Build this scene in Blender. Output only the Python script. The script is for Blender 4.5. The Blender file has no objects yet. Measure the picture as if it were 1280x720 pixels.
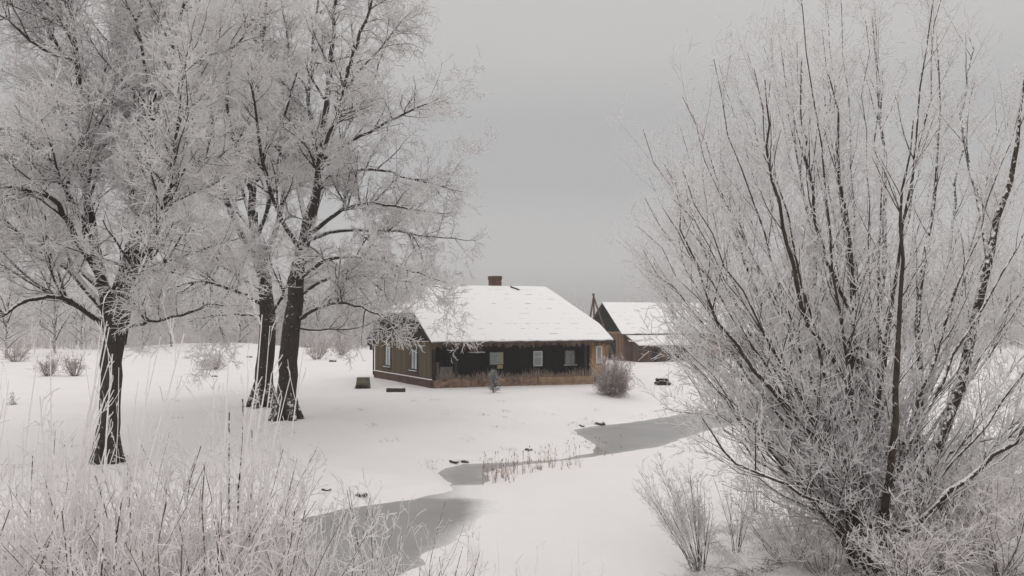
import bpy, bmesh, math, random
import numpy as np
from mathutils import Vector
random.seed(7)
rng = np.random.default_rng(7)
R_ = math.radians
scene = bpy.context.scene
COL = scene.collection

# ------------------------------------------------------------------ camera
CAMZ = 4.25; F = 1000.0; PITCH = math.atan(35/1000)
cam_d = bpy.data.cameras.new('camera'); cam = bpy.data.objects.new('camera', cam_d); COL.objects.link(cam)
cam.location = (0, 0, CAMZ); cam.rotation_euler = (R_(90)+PITCH, 0, 0)
cam_d.lens = 36*F/1280; cam_d.sensor_width = 36; cam_d.clip_end = 8000; cam_d.clip_start = .1
scene.camera = cam
# ------------------------------------------------------------------ sky, sun, exposure
world = bpy.data.worlds.new('World'); scene.world = world; world.use_nodes = True
nt = world.node_tree; nt.nodes.clear()
wo = nt.nodes.new('ShaderNodeOutputWorld'); bg = nt.nodes.new('ShaderNodeBackground')
sky = nt.nodes.new('ShaderNodeTexSky'); sky.sky_type = 'NISHITA'; sky.sun_disc = False
sky.sun_elevation = R_(38); sky.sun_rotation = R_(200); sky.dust_density = 5
bw = nt.nodes.new('ShaderNodeRGBToBW')
tc = nt.nodes.new('ShaderNodeTexCoord'); sep = nt.nodes.new('ShaderNodeSeparateXYZ')
ramp = nt.nodes.new('ShaderNodeValToRGB'); mixw = nt.nodes.new('ShaderNodeMixRGB'); mixw.blend_type = 'MIX'
nt.links.new(tc.outputs['Generated'], sep.inputs[0]); nt.links.new(sep.outputs['Z'], ramp.inputs[0])
nt.links.new(sky.outputs[0], bw.inputs[0])
SKYK = 10.0   # the cloud layer, before the 0.1 background strength
cr = ramp.color_ramp
while len(cr.elements) > 1: cr.elements.remove(cr.elements[-1])
def el(p, v, t=(1, .975, .965)):
    e = cr.elements.new(p); e.color = (v*t[0]/3, v*t[1]/3, v*t[2]/3, 1); return e
cr.elements[0].position = 0; cr.elements[0].color = (.66/3, .65/3, .64/3, 1)
el(.06, .61, (1, .985, .975)); el(.16, .475, (.99, .99, 1)); el(.24, .475, (.99, .99, 1)); el(.31, .55, (1, .99, .975)); el(.42, .60); el(.6, .92); el(1, 1.3)
sc_ = nt.nodes.new('ShaderNodeVectorMath'); sc_.operation = 'SCALE'; sc_.inputs['Scale'].default_value = 3*SKYK
nt.links.new(ramp.outputs[0], sc_.inputs[0])
# faint cloud mottling
cn = nt.nodes.new('ShaderNodeTexNoise'); cn.inputs['Scale'].default_value = 1.6; cn.inputs['Detail'].default_value = 3
mp = nt.nodes.new('ShaderNodeMapping'); mp.inputs['Scale'].default_value = (1, 1, 3.5)
nt.links.new(tc.outputs['Generated'], mp.inputs[0]); nt.links.new(mp.outputs[0], cn.inputs['Vector'])
mr = nt.nodes.new('ShaderNodeMapRange'); mr.inputs['To Min'].default_value = .95; mr.inputs['To Max'].default_value = 1.05
nt.links.new(cn.outputs['Fac'], mr.inputs[0])
sc2 = nt.nodes.new('ShaderNodeVectorMath'); sc2.operation = 'SCALE'
nt.links.new(sc_.outputs[0], sc2.inputs[0]); nt.links.new(mr.outputs[0], sc2.inputs['Scale'])
mixw.inputs[0].default_value = .93
nt.links.new(bw.outputs[0], mixw.inputs[1]); nt.links.new(sc2.outputs[0], mixw.inputs[2])
nt.links.new(mixw.outputs[0], bg.inputs[0]); bg.inputs[1].default_value = 0.1
nt.links.new(bg.outputs[0], wo.inputs[0])
sun_d = bpy.data.lights.new('sun', 'SUN'); sun = bpy.data.objects.new('sun', sun_d); COL.objects.link(sun)
sun_d.energy = .5; sun_d.angle = R_(50); sun_d.color = (1, .975, .94); sun.rotation_euler = (R_(52), 0, R_(-20))
vs = scene.view_settings; vs.view_transform = 'Standard'; vs.look = 'None'; vs.gamma = 1; vs.exposure = 0.07

# ------------------------------------------------------------------ projection helpers (used to read real positions off the photo)
def ray(px, py):
    a = (px-640)/F; b = (360-py)/F
    return np.array([a, math.cos(PITCH)-b*math.sin(PITCH), math.sin(PITCH)+b*math.cos(PITCH)])
def at(px, py, depth):
    r = ray(px, py); return r*(depth/r[1]) + np.array([0, 0, CAMZ])
def gpz(px, py, z=0):
    r = ray(px, py); t = (z-CAMZ)/r[2]; return r*t + np.array([0, 0, CAMZ])
# ------------------------------------------------------------------ properties
def tag(o, label=None, cat=None, group=None, kind=None):
    if label: o['label'] = label
    if cat: o['category'] = cat
    if group: o['group'] = group
    if kind: o['kind'] = kind
    return o
def empty(name, loc, rz=0):
    o = bpy.data.objects.new(name, None); COL.objects.link(o); o.location = loc; o.rotation_euler = (0, 0, rz)
    o.empty_display_size = .2; return o
# ------------------------------------------------------------------ materials
def newmat(name):
    m = bpy.data.materials.new(name); m.use_nodes = True
    n = m.node_tree; b = n.nodes['Principled BSDF']
    b.inputs['Roughness'].default_value = .85; b.inputs['Specular IOR Level'].default_value = .2
    return m, n, b
def N(n, t, **kw):
    x = n.nodes.new(t)
    for k, v in kw.items():
        if k in x.inputs: x.inputs[k].default_value = v
        else: setattr(x, k, v)
    return x
def L(n, a, b): n.links.new(a, b)
def noise(n, scale, detail=4, vec=None, rough=.55):
    x = N(n, 'ShaderNodeTexNoise', Scale=scale, Detail=detail, Roughness=rough)
    if vec is not None: L(n, vec, x.inputs['Vector'])
    return x
def geo_pos(n): return N(n, 'ShaderNodeNewGeometry').outputs['Position']
def ramp2(n, fac, stops):
    r = N(n, 'ShaderNodeValToRGB'); c = r.color_ramp
    while len(c.elements) > 1: c.elements.remove(c.elements[-1])
    for i, (p, col) in enumerate(stops):
        e = c.elements[0] if i == 0 else c.elements.new(p)
        e.position = p; e.color = (*col, 1)
    L(n, fac, r.inputs[0]); return r
def mixc(n, fac, a, b):
    m = N(n, 'ShaderNodeMixRGB')
    for s, v in ((0, fac), (1, a), (2, b)):
        if hasattr(v, 'is_output') or isinstance(v, bpy.types.NodeSocket): L(n, v, m.inputs[s])
        elif s == 0: m.inputs[0].default_value = v
        else: m.inputs[s].default_value = (*v, 1)
    return m.outputs[0]
def bump(n, b, h, strength=.3, dist=.05):
    x = N(n, 'ShaderNodeBump', Strength=strength, Distance=dist); L(n, h, x.inputs['Height']); L(n, x.outputs[0], b.inputs['Normal'])

def snow_mat(name='snow', col=(.83, .805, .80), big=.03):
    m, n, b = newmat(name); P = geo_pos(n)
    n1 = noise(n, .35, 5, P); n2 = noise(n, 9, 5, P)
    n4 = noise(n, 1.6, 4, P, .6)
    c = ramp2(n, n1.outputs['Fac'], [(.3, tuple(v*.955 for v in col)), (.7, col)])
    L(n, c.outputs[0], b.inputs['Base Color'])
    ad = N(n, 'ShaderNodeMath', operation='ADD'); L(n, n1.outputs['Fac'], ad.inputs[0])
    mu = N(n, 'ShaderNodeMath', operation='MULTIPLY'); mu.inputs[1].default_value = .12; L(n, n2.outputs['Fac'], mu.inputs[0]); L(n, mu.outputs[0], ad.inputs[1])
    a4 = N(n, 'ShaderNodeMath', operation='MULTIPLY_ADD'); L(n, n4.outputs['Fac'], a4.inputs[0]); a4.inputs[1].default_value = .45; L(n, ad.outputs[0], a4.inputs[2])
    bump(n, b, a4.outputs[0], .5, .14)
    b.inputs['Roughness'].default_value = .7
    return m
FROST = (.74, .715, .71)
def bark_frost(name, bark, thr=.25, frost=FROST, scale=6., vert=True):
    """dark bark, rime on the upper sides and in patches"""
    m, n, b = newmat(name); g = N(n, 'ShaderNodeNewGeometry'); P = g.outputs['Position']
    s = N(n, 'ShaderNodeSeparateXYZ'); L(n, g.outputs['Normal'], s.inputs[0])
    mpn = N(n, 'ShaderNodeMapping'); mpn.inputs['Scale'].default_value = (1, 1, .25 if vert else 1); L(n, P, mpn.inputs[0])
    nb = noise(n, 14, 5, mpn.outputs[0], .7); nf = noise(n, scale, 5, P, .7)
    dark = ramp2(n, nb.outputs['Fac'], [(.3, tuple(v*.55 for v in bark)), (.5, bark), (.72, tuple(v*1.7 for v in bark))])
    a = N(n, 'ShaderNodeMath', operation='MULTIPLY_ADD'); L(n, s.outputs['Z'], a.inputs[0]); a.inputs[1].default_value = .42
    L(n, nf.outputs['Fac'], a.inputs[2])
    f = N(n, 'ShaderNodeMapRange'); f.inputs['From Min'].default_value = .5+thr-.04; f.inputs['From Max'].default_value = .5+thr+.05; L(n, a.outputs[0], f.inputs[0])
    L(n, mixc(n, f.outputs[0], dark.outputs[0], frost), b.inputs['Base Color'])
    bump(n, b, nb.outputs['Fac'], .6, .04)
    return m
def frost_twig(name, frost=(.93, .92, .92), wood=(.34, .29, .27), k=.25, trans=.5):
    """rime-coated twig: the coat is thin on the underside, where wood shows"""
    m, n, b = newmat(name); g = N(n, 'ShaderNodeNewGeometry')
    s = N(n, 'ShaderNodeSeparateXYZ'); L(n, g.outputs['Normal'], s.inputs[0])
    nf = noise(n, 5, 3, g.outputs['Position'])
    a = N(n, 'ShaderNodeMath', operation='MULTIPLY_ADD'); L(n, s.outputs['Z'], a.inputs[0]); a.inputs[1].default_value = .35; L(n, nf.outputs['Fac'], a.inputs[2])
    f = N(n, 'ShaderNodeMapRange'); f.inputs['From Min'].default_value = .05; f.inputs['From Max'].default_value = .45
    f.inputs['To Min'].default_value = 1-k; f.inputs['To Max'].default_value = 1; L(n, a.outputs[0], f.inputs[0])
    cc = mixc(n, f.outputs[0], wood, frost); L(n, cc, b.inputs['Base Color'])
    b.inputs['Roughness'].default_value = .8
    # rime crystals let light through
    tl = N(n, 'ShaderNodeBsdfTranslucent'); L(n, cc, tl.inputs['Color']); mx_ = N(n, 'ShaderNodeMixShader'); mx_.inputs[0].default_value = trans
    out = n.nodes['Material Output']; L(n, b.outputs[0], mx_.inputs[1]); L(n, tl.outputs[0], mx_.inputs[2]); L(n, mx_.outputs[0], out.inputs['Surface'])
    return m
def boards(name, c, axis='U', width=.16, dark=.5, streak=.35, rough=.85):
    """vertical boards: grooves come from object-space UV-free coordinates written per object (attribute 'wu')"""
    m, n, b = newmat(name)
    at_ = N(n, 'ShaderNodeAttribute', attribute_name='wu'); sp = N(n, 'ShaderNodeSeparateXYZ'); L(n, at_.outputs['Vector'], sp.inputs[0])
    d = N(n, 'ShaderNodeMath', operation='DIVIDE'); L(n, sp.outputs['X'], d.inputs[0]); d.inputs[1].default_value = width
    fr = N(n, 'ShaderNodeMath', operation='FRACT'); L(n, d.outputs[0], fr.inputs[0])
    fl = N(n, 'ShaderNodeMath', operation='FLOOR'); L(n, d.outputs[0], fl.inputs[0])
    wn = N(n, 'ShaderNodeTexWhiteNoise', noise_dimensions='1D'); L(n, fl.outputs[0], wn.inputs['W'])
    mpn = N(n, 'ShaderNodeMapping'); mpn.inputs['Scale'].default_value = (14, 14, .9); L(n, at_.outputs['Vector'], mpn.inputs[0])
    ns = noise(n, 1, 5, mpn.outputs[0], .65)
    ad = N(n, 'ShaderNodeMath', operation='MULTIPLY_ADD'); L(n, wn.outputs['Value'], ad.inputs[0]); ad.inputs[1].default_value = .5; L(n, ns.outputs['Fac'], ad.inputs[2])
    r = ramp2(n, ad.outputs[0], [(.35, tuple(v*dark for v in c)), (.75, c), (1., tuple(min(.9, v*(1+streak)) for v in c))])
    gr = N(n, 'ShaderNodeMapRange'); gr.inputs['From Min'].default_value = .0; gr.inputs['From Max'].default_value = .09; L(n, fr.outputs[0], gr.inputs[0])
    L(n, mixc(n, gr.outputs[0], tuple(v*.25 for v in c), r.outputs[0]), b.inputs['Base Color'])
    bump(n, b, gr.outputs[0], .8, .02); b.inputs['Roughness'].default_value = rough
    return m
def brick(name, c1, c2, mortar=(.3, .28, .26), scale=1.):
    m, n, b = newmat(name)
    at_ = N(n, 'ShaderNodeAttribute', attribute_name='wu'); sp = N(n, 'ShaderNodeSeparateXYZ'); L(n, at_.outputs['Vector'], sp.inputs[0])
    cb = N(n, 'ShaderNodeCombineXYZ'); L(n, sp.outputs['X'], cb.inputs[0]); L(n, sp.outputs['Z'], cb.inputs[1])
    br = N(n, 'ShaderNodeTexBrick'); br.inputs['Scale'].default_value = scale
    br.inputs['Brick Width'].default_value = .26; br.inputs['Row Height'].default_value = .085; br.inputs['Mortar Size'].default_value = .012
    br.inputs['Color1'].default_value = (*c1, 1); br.inputs['Color2'].default_value = (*c2, 1); br.inputs['Mortar'].default_value = (*mortar, 1)
    L(n, cb.outputs[0], br.inputs['Vector'])
    ns = noise(n, 2.2, 6, at_.outputs['Vector'], .7)
    st = ramp2(n, ns.outputs['Fac'], [(.3, (.35, .33, .32)), (.6, (1, 1, 1))])
    mm = N(n, 'ShaderNodeMixRGB', blend_type='MULTIPLY'); mm.inputs[0].default_value = .8; L(n, br.outputs[0], mm.inputs[1]); L(n, st.outputs[0], mm.inputs[2])
    L(n, mm.outputs[0], b.inputs['Base Color']); bump(n, b, br.outputs['Fac'], -.5, .02)
    return m
def plain(name, c, rough=.8, var=.25, scale=6, metal=0):
    m, n, b = newmat(name); ns = noise(n, scale, 5, geo_pos(n), .65)
    r = ramp2(n, ns.outputs['Fac'], [(.3, tuple(v*(1-var) for v in c)), (.7, tuple(min(.95, v*(1+var)) for v in c))])
    L(n, r.outputs[0], b.inputs['Base Color']); b.inputs['Roughness'].default_value = rough; b.inputs['Metallic'].default_value = metal
    bump(n, b, ns.outputs['Fac'], .3, .02)
    return m
M = {}
M['snow'] = snow_mat('snow')
M['roof_snow'] = snow_mat('roof_snow', (.86, .85, .845))
M['bark'] = bark_frost('old_bark', (.040, .033, .028), .17, frost=(.84, .83, .82), scale=9)
M['bark_branch'] = bark_frost('rimed_branch_bark', (.05, .042, .038), +.03, scale=11, frost=(.88, .87, .87))
M['bark_willow'] = bark_frost('willow_bark', (.05, .039, .031), .10, scale=12, frost=(.88, .865, .86))
M['bark_stem'] = bark_frost('shrub_stem_bark', (.10, .075, .06), .02, scale=12)
M['frost'] = frost_twig('rimed_twig')
M['frost_shoot'] = frost_twig('thick_rime_shoot', (.95, .93, .93), k=.06, trans=.55)
M['frost_fine'] = frost_twig('fine_rime', (.93, .92, .92), k=.12)
M['frost_bush'] = frost_twig('bush_twig_rime', (.70, .64, .63), (.16, .11, .10), k=.65)
# ------------------------------------------------------------------ mesh helpers
def mesh_np(name, V, Q, mats, parent=None, matidx=None, smooth=True, attr=None, tris=False):
    """V [n,3], Q [m,4] quads"""
    me = bpy.data.meshes.new(name)
    k = Q.shape[1]
    me.vertices.add(len(V)); me.vertices.foreach_set('co', np.ascontiguousarray(V, dtype=np.float32).ravel())
    me.loops.add(Q.size); me.loops.foreach_set('vertex_index', np.ascontiguousarray(Q, dtype=np.int32).ravel())
    me.polygons.add(len(Q)); me.polygons.foreach_set('loop_start', np.arange(0, Q.size, k, dtype=np.int32))
    if matidx is not None: me.polygons.foreach_set('material_index', matidx.astype(np.int32))
    if smooth: me.polygons.foreach_set('use_smooth', np.ones(len(Q), dtype=bool))
    for m in mats: me.materials.append(m)
    if attr:
        for an, av in attr.items():
            a = me.attributes.new(an, 'FLOAT', 'POINT'); a.data.foreach_set('value', av.astype(np.float32).ravel())
    me.update(calc_edges=True)
    o = bpy.data.objects.new(name, me); COL.objects.link(o)
    if parent: o.parent = parent
    return o
def tube_geo(P, Rr, S=3):
    """P [N,K,3], Rr [N,K] -> verts, quads"""
    Nn, K = P.shape[:2]
    T = np.gradient(P, axis=1); T /= np.linalg.norm(T, axis=2, keepdims=True)+1e-9
    ref = np.where(np.abs(T[:, :1, 2:3]) < .9, np.array([0, 0, 1.]), np.array([1., 0, 0]))
    A = np.cross(T, np.broadcast_to(ref, T.shape)); A /= np.linalg.norm(A, axis=2, keepdims=True)+1e-9
    B = np.cross(T, A)
    ang = np.arange(S)*2*np.pi/S
    V = P[:, :, None, :] + Rr[:, :, None, None]*(np.cos(ang)[None, None, :, None]*A[:, :, None, :] + np.sin(ang)[None, None, :, None]*B[:, :, None, :])
    idx = np.arange(Nn*K*S).reshape(Nn, K, S)
    a = idx[:, :-1, :]; b = idx[:, 1:, :]
    Q = np.stack([a, np.roll(a, -1, 2), np.roll(b, -1, 2), b], axis=-1).reshape(-1, 4)
    return V.reshape(-1, 3), Q
class Tubes:
    def __init__(s): s.V = []; s.Q = []; s.m = []; s.n = 0
    def add(s, P, Rr, S=3, mi=0):
        if len(P) == 0: return
        V, Q = tube_geo(P, Rr, S); s.V.append(V); s.Q.append(Q+s.n); s.m.append(np.full(len(Q), mi)); s.n += len(V)
    def build(s, name, mats, parent=None, origin=None):
        V = np.concatenate(s.V)
        if origin is not None: V = V-np.array(origin)
        return mesh_np(name, V, np.concatenate(s.Q), mats, parent, np.concatenate(s.m))
def resample(pts, K, r):
    """pts [n,3] control points -> K smooth points"""
    pts = np.array(pts, float); n = len(pts)
    P = np.vstack([2*pts[0]-pts[1], pts, 2*pts[-1]-pts[-2]])
    d = np.linalg.norm(np.diff(pts, axis=0), axis=1); c = np.concatenate([[0], np.cumsum(d)]); c /= c[-1]
    rr = np.interp(np.linspace(0, 1, K), c, r) if len(r) == n else np.interp(np.linspace(0, 1, K), np.linspace(0, 1, len(r)), r)
    out = []
    for t in np.linspace(0, 1, K):
        i = min(np.searchsorted(c, t, side='right')-1, n-2); u = (t-c[i])/(c[i+1]-c[i]+1e-9)
        p0, p1, p2, p3 = P[i], P[i+1], P[i+2], P[i+3]
        out.append(.5*((2*p1)+(-p0+p2)*u+(2*p0-5*p1+4*p2-p3)*u*u+(-p0+3*p1-3*p2+p3)*u**3))
    return np.array(out), rr
def spawn(P, Rr, dens, lmin, lmax, amin, amax, up=0., trop=0., K=4, curl=.12, r0=.5, rmax=.05, rtip=.3, t0=.1, t1=1., taper_len=.5, rabs=None, outw=None):
    """children of the polylines P; everything vectorised"""
    Nn, Kp = P.shape[:2]
    seg = np.linalg.norm(np.diff(P, axis=1), axis=2).sum(1)
    cnt = np.maximum(1, np.round(seg*dens*rng.uniform(.75, 1.25, Nn))).astype(int)
    par = np.repeat(np.arange(Nn), cnt); n = len(par)
    t = t0+(t1-t0)*rng.random(n)
    x = t*(Kp-1); i = np.minimum(x.astype(int), Kp-2); u = (x-i)[:, None]
    pos = P[par, i]*(1-u)+P[par, i+1]*u
    tan = P[par, i+1]-P[par, i]; tan /= np.linalg.norm(tan, axis=1, keepdims=True)+1e-9
    pr = Rr[par, i]*(1-u[:, 0])+Rr[par, i+1]*u[:, 0]
    rv = rng.normal(size=(n, 3)); perp = rv-(rv*tan).sum(1, keepdims=True)*tan; perp /= np.linalg.norm(perp, axis=1, keepdims=True)
    a = np.radians(rng.uniform(amin, amax, n))[:, None]
    d = np.cos(a)*tan+np.sin(a)*perp; d[:, 2] += up; d /= np.linalg.norm(d, axis=1, keepdims=True)
    ln = rng.uniform(lmin, lmax, n)*(1-taper_len*t)
    pts = [pos]; step = (ln/(K-1))[:, None]
    for k in range(K-1):
        d = d+rng.normal(size=(n, 3))*curl; d[:, 2] += trop; d /= np.linalg.norm(d, axis=1, keepdims=True)
        pts.append(pts[-1]+d*step)
    C = np.stack(pts, 1)
    rb = np.minimum(pr*r0, rmax) if rabs is None else np.full(n, rabs)*rng.uniform(.8, 1.2, n)
    CR = rb[:, None]*np.linspace(1, rtip, K)[None, :]
    return C, CR
def cat(*a): return np.concatenate(a)

class MB:
    """collects boxes / prisms, builds one mesh; T maps local (u,v,z) to world; writes 'wu' (board coordinates)"""
    def __init__(s, T=None): s.v = []; s.f = []; s.w = []; s.T = T or (lambda p: p)
    def poly(s, pts, wu=None):
        b = len(s.v)
        for i, p in enumerate(pts):
            s.v.append(tuple(s.T(p))); s.w.append(wu[i] if wu else (p[0]+p[1]*1.0, 0, p[2]))
        s.f.append(tuple(range(b, b+len(pts))))
    def box(s, a, b):
        (x0, y0, z0), (x1, y1, z1) = a, b
        c = [(x0, y0, z0), (x1, y0, z0), (x1, y1, z0), (x0, y1, z0), (x0, y0, z1), (x1, y0, z1), (x1, y1, z1), (x0, y1, z1)]
        for q in ((0, 1, 5, 4), (1, 2, 6, 5), (2, 3, 7, 6), (3, 0, 4, 7), (4, 5, 6, 7), (3, 2, 1, 0)): s.poly([c[i] for i in q])
    def prism(s, pts, vec):
        """pts: planar loop, extruded by vec"""
        p2 = [tuple(np.array(p)+np.array(vec)) for p in pts]; n = len(pts)
        s.poly(list(pts)); s.poly(p2[::-1])
        for i in range(n): s.poly([pts[i], p2[i], p2[(i+1) % n], pts[(i+1) % n]])
    def build(s, name, mat, parent=None, bevel=0, recalc=True):
        me = bpy.data.meshes.new(name); me.from_pydata(s.v, [], s.f)
        bm = bmesh.new(); bm.from_mesh(me)
        if recalc: 
            bmesh.ops.remove_doubles(bm, verts=bm.verts, dist=1e-5) if False else None
            # islands are boxes split per face: weld only coincident verts of equal attribute is skipped; fix normals per box by centroid
        bm.to_mesh(me); bm.free()
        a = me.attributes.new('wu', 'FLOAT_VECTOR', 'POINT'); a.data.foreach_set('vector', np.array(s.w, dtype=np.float32).ravel())
        me.materials.append(mat); me.update()
        o = bpy.data.objects.new(name, me); COL.objects.link(o)
        if parent:
            o.parent = parent; 
            o.matrix_parent_inverse = parent_inv(parent)
        return o
def adopt(x, p):
    """parts are built in world coordinates; a part's own frame is the world, a thing's is its base"""
    x.parent = p
    if p.parent is None: x.matrix_parent_inverse = parent_inv(p)
def parent_inv(p):
    from mathutils import Matrix
    return (Matrix.Translation(p.location) @ p.rotation_euler.to_matrix().to_4x4()).inverted()

# ================================================================== GROUND
ZP = -.75     # ice level
def pix_poly(pts): return np.array([gpz(x, y, ZP)[:2] for x, y in pts])
YARD_EDGE = [(-900, 750), (-500, 735), (-200, 708), (0, 688), (150, 674), (330, 655), (450, 632), (540, 617), (574, 613), (558, 603), (545, 592), (555, 584), (580, 579),
             (640, 577), (700, 573), (738, 565), (743, 557), (728, 548), (713, 538), (740, 532), (790, 527), (840, 519), (900, 507), (960, 499), (1060, 492), (1250, 489), (1500, 487)]
NEAR_EDGE = [(1500, 503), (1250, 508), (1100, 520), (1020, 540), (960, 570), (900, 610), (865, 660), (850, 720), (800, 790), (640, 830), (400, 800), (-300, 790), (-900, 800)]
basin = pix_poly(YARD_EDGE+NEAR_EDGE)
iceC = pix_poly([(-500, 737), (-200, 710), (0, 690), (150, 676), (330, 657), (450, 634), (540, 619), (574, 615), (600, 619), (622, 627), (617, 638), (600, 652), (570, 672), (535, 694), (500, 720), (420, 780), (300, 770), (-900, 770)])
iceA = pix_poly([(547, 592), (557, 585), (580, 580), (640, 578), (700, 574), (740, 566), (745, 557), (730, 548), (716, 538), (740, 533), (790, 528), (840, 520), (900, 508), (960, 500), (1010, 497), (1040, 500), (980, 514), (900, 533), (862, 545), (825, 558), (760, 568), (700, 576), (655, 581), (622, 586), (604, 592), (612, 601), (596, 607), (592, 612), (576, 612), (560, 603)])
neck = pix_poly([(550, 604), (585, 606), (603, 610), (606, 622), (570, 622), (556, 617)])
def sdf(poly, X, Y):
    """negative inside"""
    d = np.full(X.shape, 1e9); inside = np.zeros(X.shape, bool); n = len(poly)
    for i in range(n):
        ax, ay = poly[i]; bx, by = poly[(i+1) % n]
        ex, ey = bx-ax, by-ay; wx, wy = X-ax, Y-ay
        h = np.clip((wx*ex+wy*ey)/(ex*ex+ey*ey+1e-12), 0, 1)
        d = np.minimum(d, (wx-ex*h)**2+(wy-ey*h)**2)
        c = ((ay <= Y) & (by > Y)) | ((by <= Y) & (ay > Y))
        xi = ax+(Y-ay)/(by-ay+1e-12)*(bx-ax)
        inside ^= c & (X < xi)
    d = np.sqrt(d); return np.where(inside, -d, d)
def sst(a, b, x): t = np.clip((x-a)/(b-a), 0, 1); return t*t*(3-2*t)
def wob(X, Y, s, seed=0):
    return (np.sin(X*s+1.3*seed)*np.cos(Y*s*1.17+seed)+np.sin((X+Y)*s*.63+2*seed)*.6+np.sin((X-1.7*Y)*s*1.9+seed)*.3)/1.9
def height(X, Y):
    X = np.asarray(X, float); Y = np.asarray(Y, float)
    db = sdf(basin, X, Y)+.12*wob(X, Y, 2.3, 1)+.06*wob(X, Y, 6.1, 2)
    near = sst(0, 1, (X*.5+24-Y)/8)                               # 1 on the near bank
    rise = .16*sst(0, .35, db)+.5*sst(.2, 5.5, db)+.09*sst(3, 14, db)
    rise = rise*(1-near)+near*(.10*sst(0, .8, db)+.55*sst(.3, 5, db)+.02*wob(X, Y, 3., 5)*sst(0, 1, db))
    yard = rise+.035*wob(X, Y, .35, 3)*sst(1, 6, db)+.015*wob(X, Y, 1.2, 4)*sst(.5, 2, db)
    di = np.minimum(sdf(iceC, X, Y)+.25*wob(X, Y, 1.7, 6)*sst(-12, -2, X)+.12*wob(X, Y, 5, 8), sdf(iceA, X, Y)+.08*wob(X, Y, 4, 7)); di = np.minimum(di, sdf(neck, X, Y)+.05)
    floor = np.clip(di*.16, -.12, .035)
    z = ZP+np.where(db > 0, yard+np.clip(di*.16, -.12, .035), floor)
    # low swells of the fields beyond
    z = z+1.3*np.exp(-(((X+34)/11)**2+((Y-90)/9)**2))+1.0*sst(95, 160, Y)*(.5+.5*wob(X, Y, .02, 9))*sst(-30, -90, X)
    z = z+.35*np.exp(-(((X+17)/4)**2+((Y-72)/5)**2))
    return z
def gp(px, py):
    """march the pixel's ray to the terrain"""
    r = ray(px, py); r = r/r[1]; t = np.arange(3, 400, .05); p = r[None]*t[:, None]
    z = p[:, 2]+CAMZ; h = height(p[:, 0], p[:, 1]); k = np.argmax(z <= h)
    return np.array([p[k, 0], p[k, 1], h[k]])
def hz(x, y): return float(height(np.array([x]), np.array([y]))[0])
def spaced(lo, hi, fine, far, grow=1.12):
    a = [lo]; 
    c = list(np.arange(lo, hi+1e-6, fine)); s = fine; x = hi
    while x < far[1]: s *= grow; x += s; c.append(min(x, far[1]+1))
    s = fine; x = lo; pre = []
    while x > far[0]: s *= grow; x -= s; pre.append(max(x, far[0]-1))
    return np.array(pre[::-1]+c)
gx = spaced(-22, 20, .14, (-3000, 3000)); gy = spaced(9, 46, .14, (-300, 5000))
GX, GY = np.meshgrid(gx, gy); H = height(GX, GY)
V = np.stack([GX, GY, H], -1).reshape(-1, 3); nx = len(gx); ny = len(gy)
ii = np.arange(nx*ny).reshape(ny, nx)
Q = np.stack([ii[:-1, :-1], ii[:-1, 1:], ii[1:, 1:], ii[1:, :-1]], -1).reshape(-1, 4)
ground = tag(mesh_np('snowy_ground', V, Q, [M['snow']]), kind='structure')
# ice
ix = np.arange(-30, 45, .25); iy = np.arange(4, 52, .25); IX, IY = np.meshgrid(ix, iy)
dI = np.minimum(sdf(iceC, IX, IY), sdf(iceA, IX, IY))
wobI = wob(IX, IY, 1.1, 3)*.5
dust = sst(-1.0, .1, sdf(iceC, IX, IY)+wobI*.6)*sst(-2.6, -.6, IX+.0*IY)*(IY < 24)
dustA = (sst(-.9, 0, sdf(iceA, IX, IY)+.4*wobI))*.25*(IY > 22)
V = np.stack([IX, IY, np.full(IX.shape, ZP)], -1).reshape(-1, 3); nx = len(ix); ny = len(iy); ii = np.arange(nx*ny).reshape(ny, nx)
Q = np.stack([ii[:-1, :-1], ii[:-1, 1:], ii[1:, 1:], ii[1:, :-1]], -1).reshape(-1, 4)
m, n, b = newmat('pond_ice'); P = geo_pos(n)
n1 = noise(n, .5, 5, P); n2 = noise(n, 5, 5, P, .7)
c = ramp2(n, n1.outputs['Fac'], [(.3, (.26, .255, .25)), (.7, (.33, .325, .32))])
da = N(n, 'ShaderNodeAttribute', attribute_name='dust')
fm = N(n, 'ShaderNodeMath', operation='MULTIPLY_ADD'); L(n, n2.outputs['Fac'], fm.inputs[0]); fm.inputs[1].default_value = .6; L(n, da.outputs['Fac'], fm.inputs[2])
fr = N(n, 'ShaderNodeMapRange'); fr.inputs['From Min'].default_value = .42; fr.inputs['From Max'].default_value = 1.25; L(n, fm.outputs[0], fr.inputs[0])
L(n, mixc(n, fr.outputs[0], c.outputs[0], (.78, .77, .76)), b.inputs['Base Color'])
b.inputs['Roughness'].default_value = .42; b.inputs['Specular IOR Level'].default_value = .3
bump(n, b, n2.outputs['Fac'], .08, .03)
ice = tag(mesh_np('pond_ice', V, Q, [m], attr={'dust': (dust+dustA).ravel()}), kind='structure')

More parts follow.
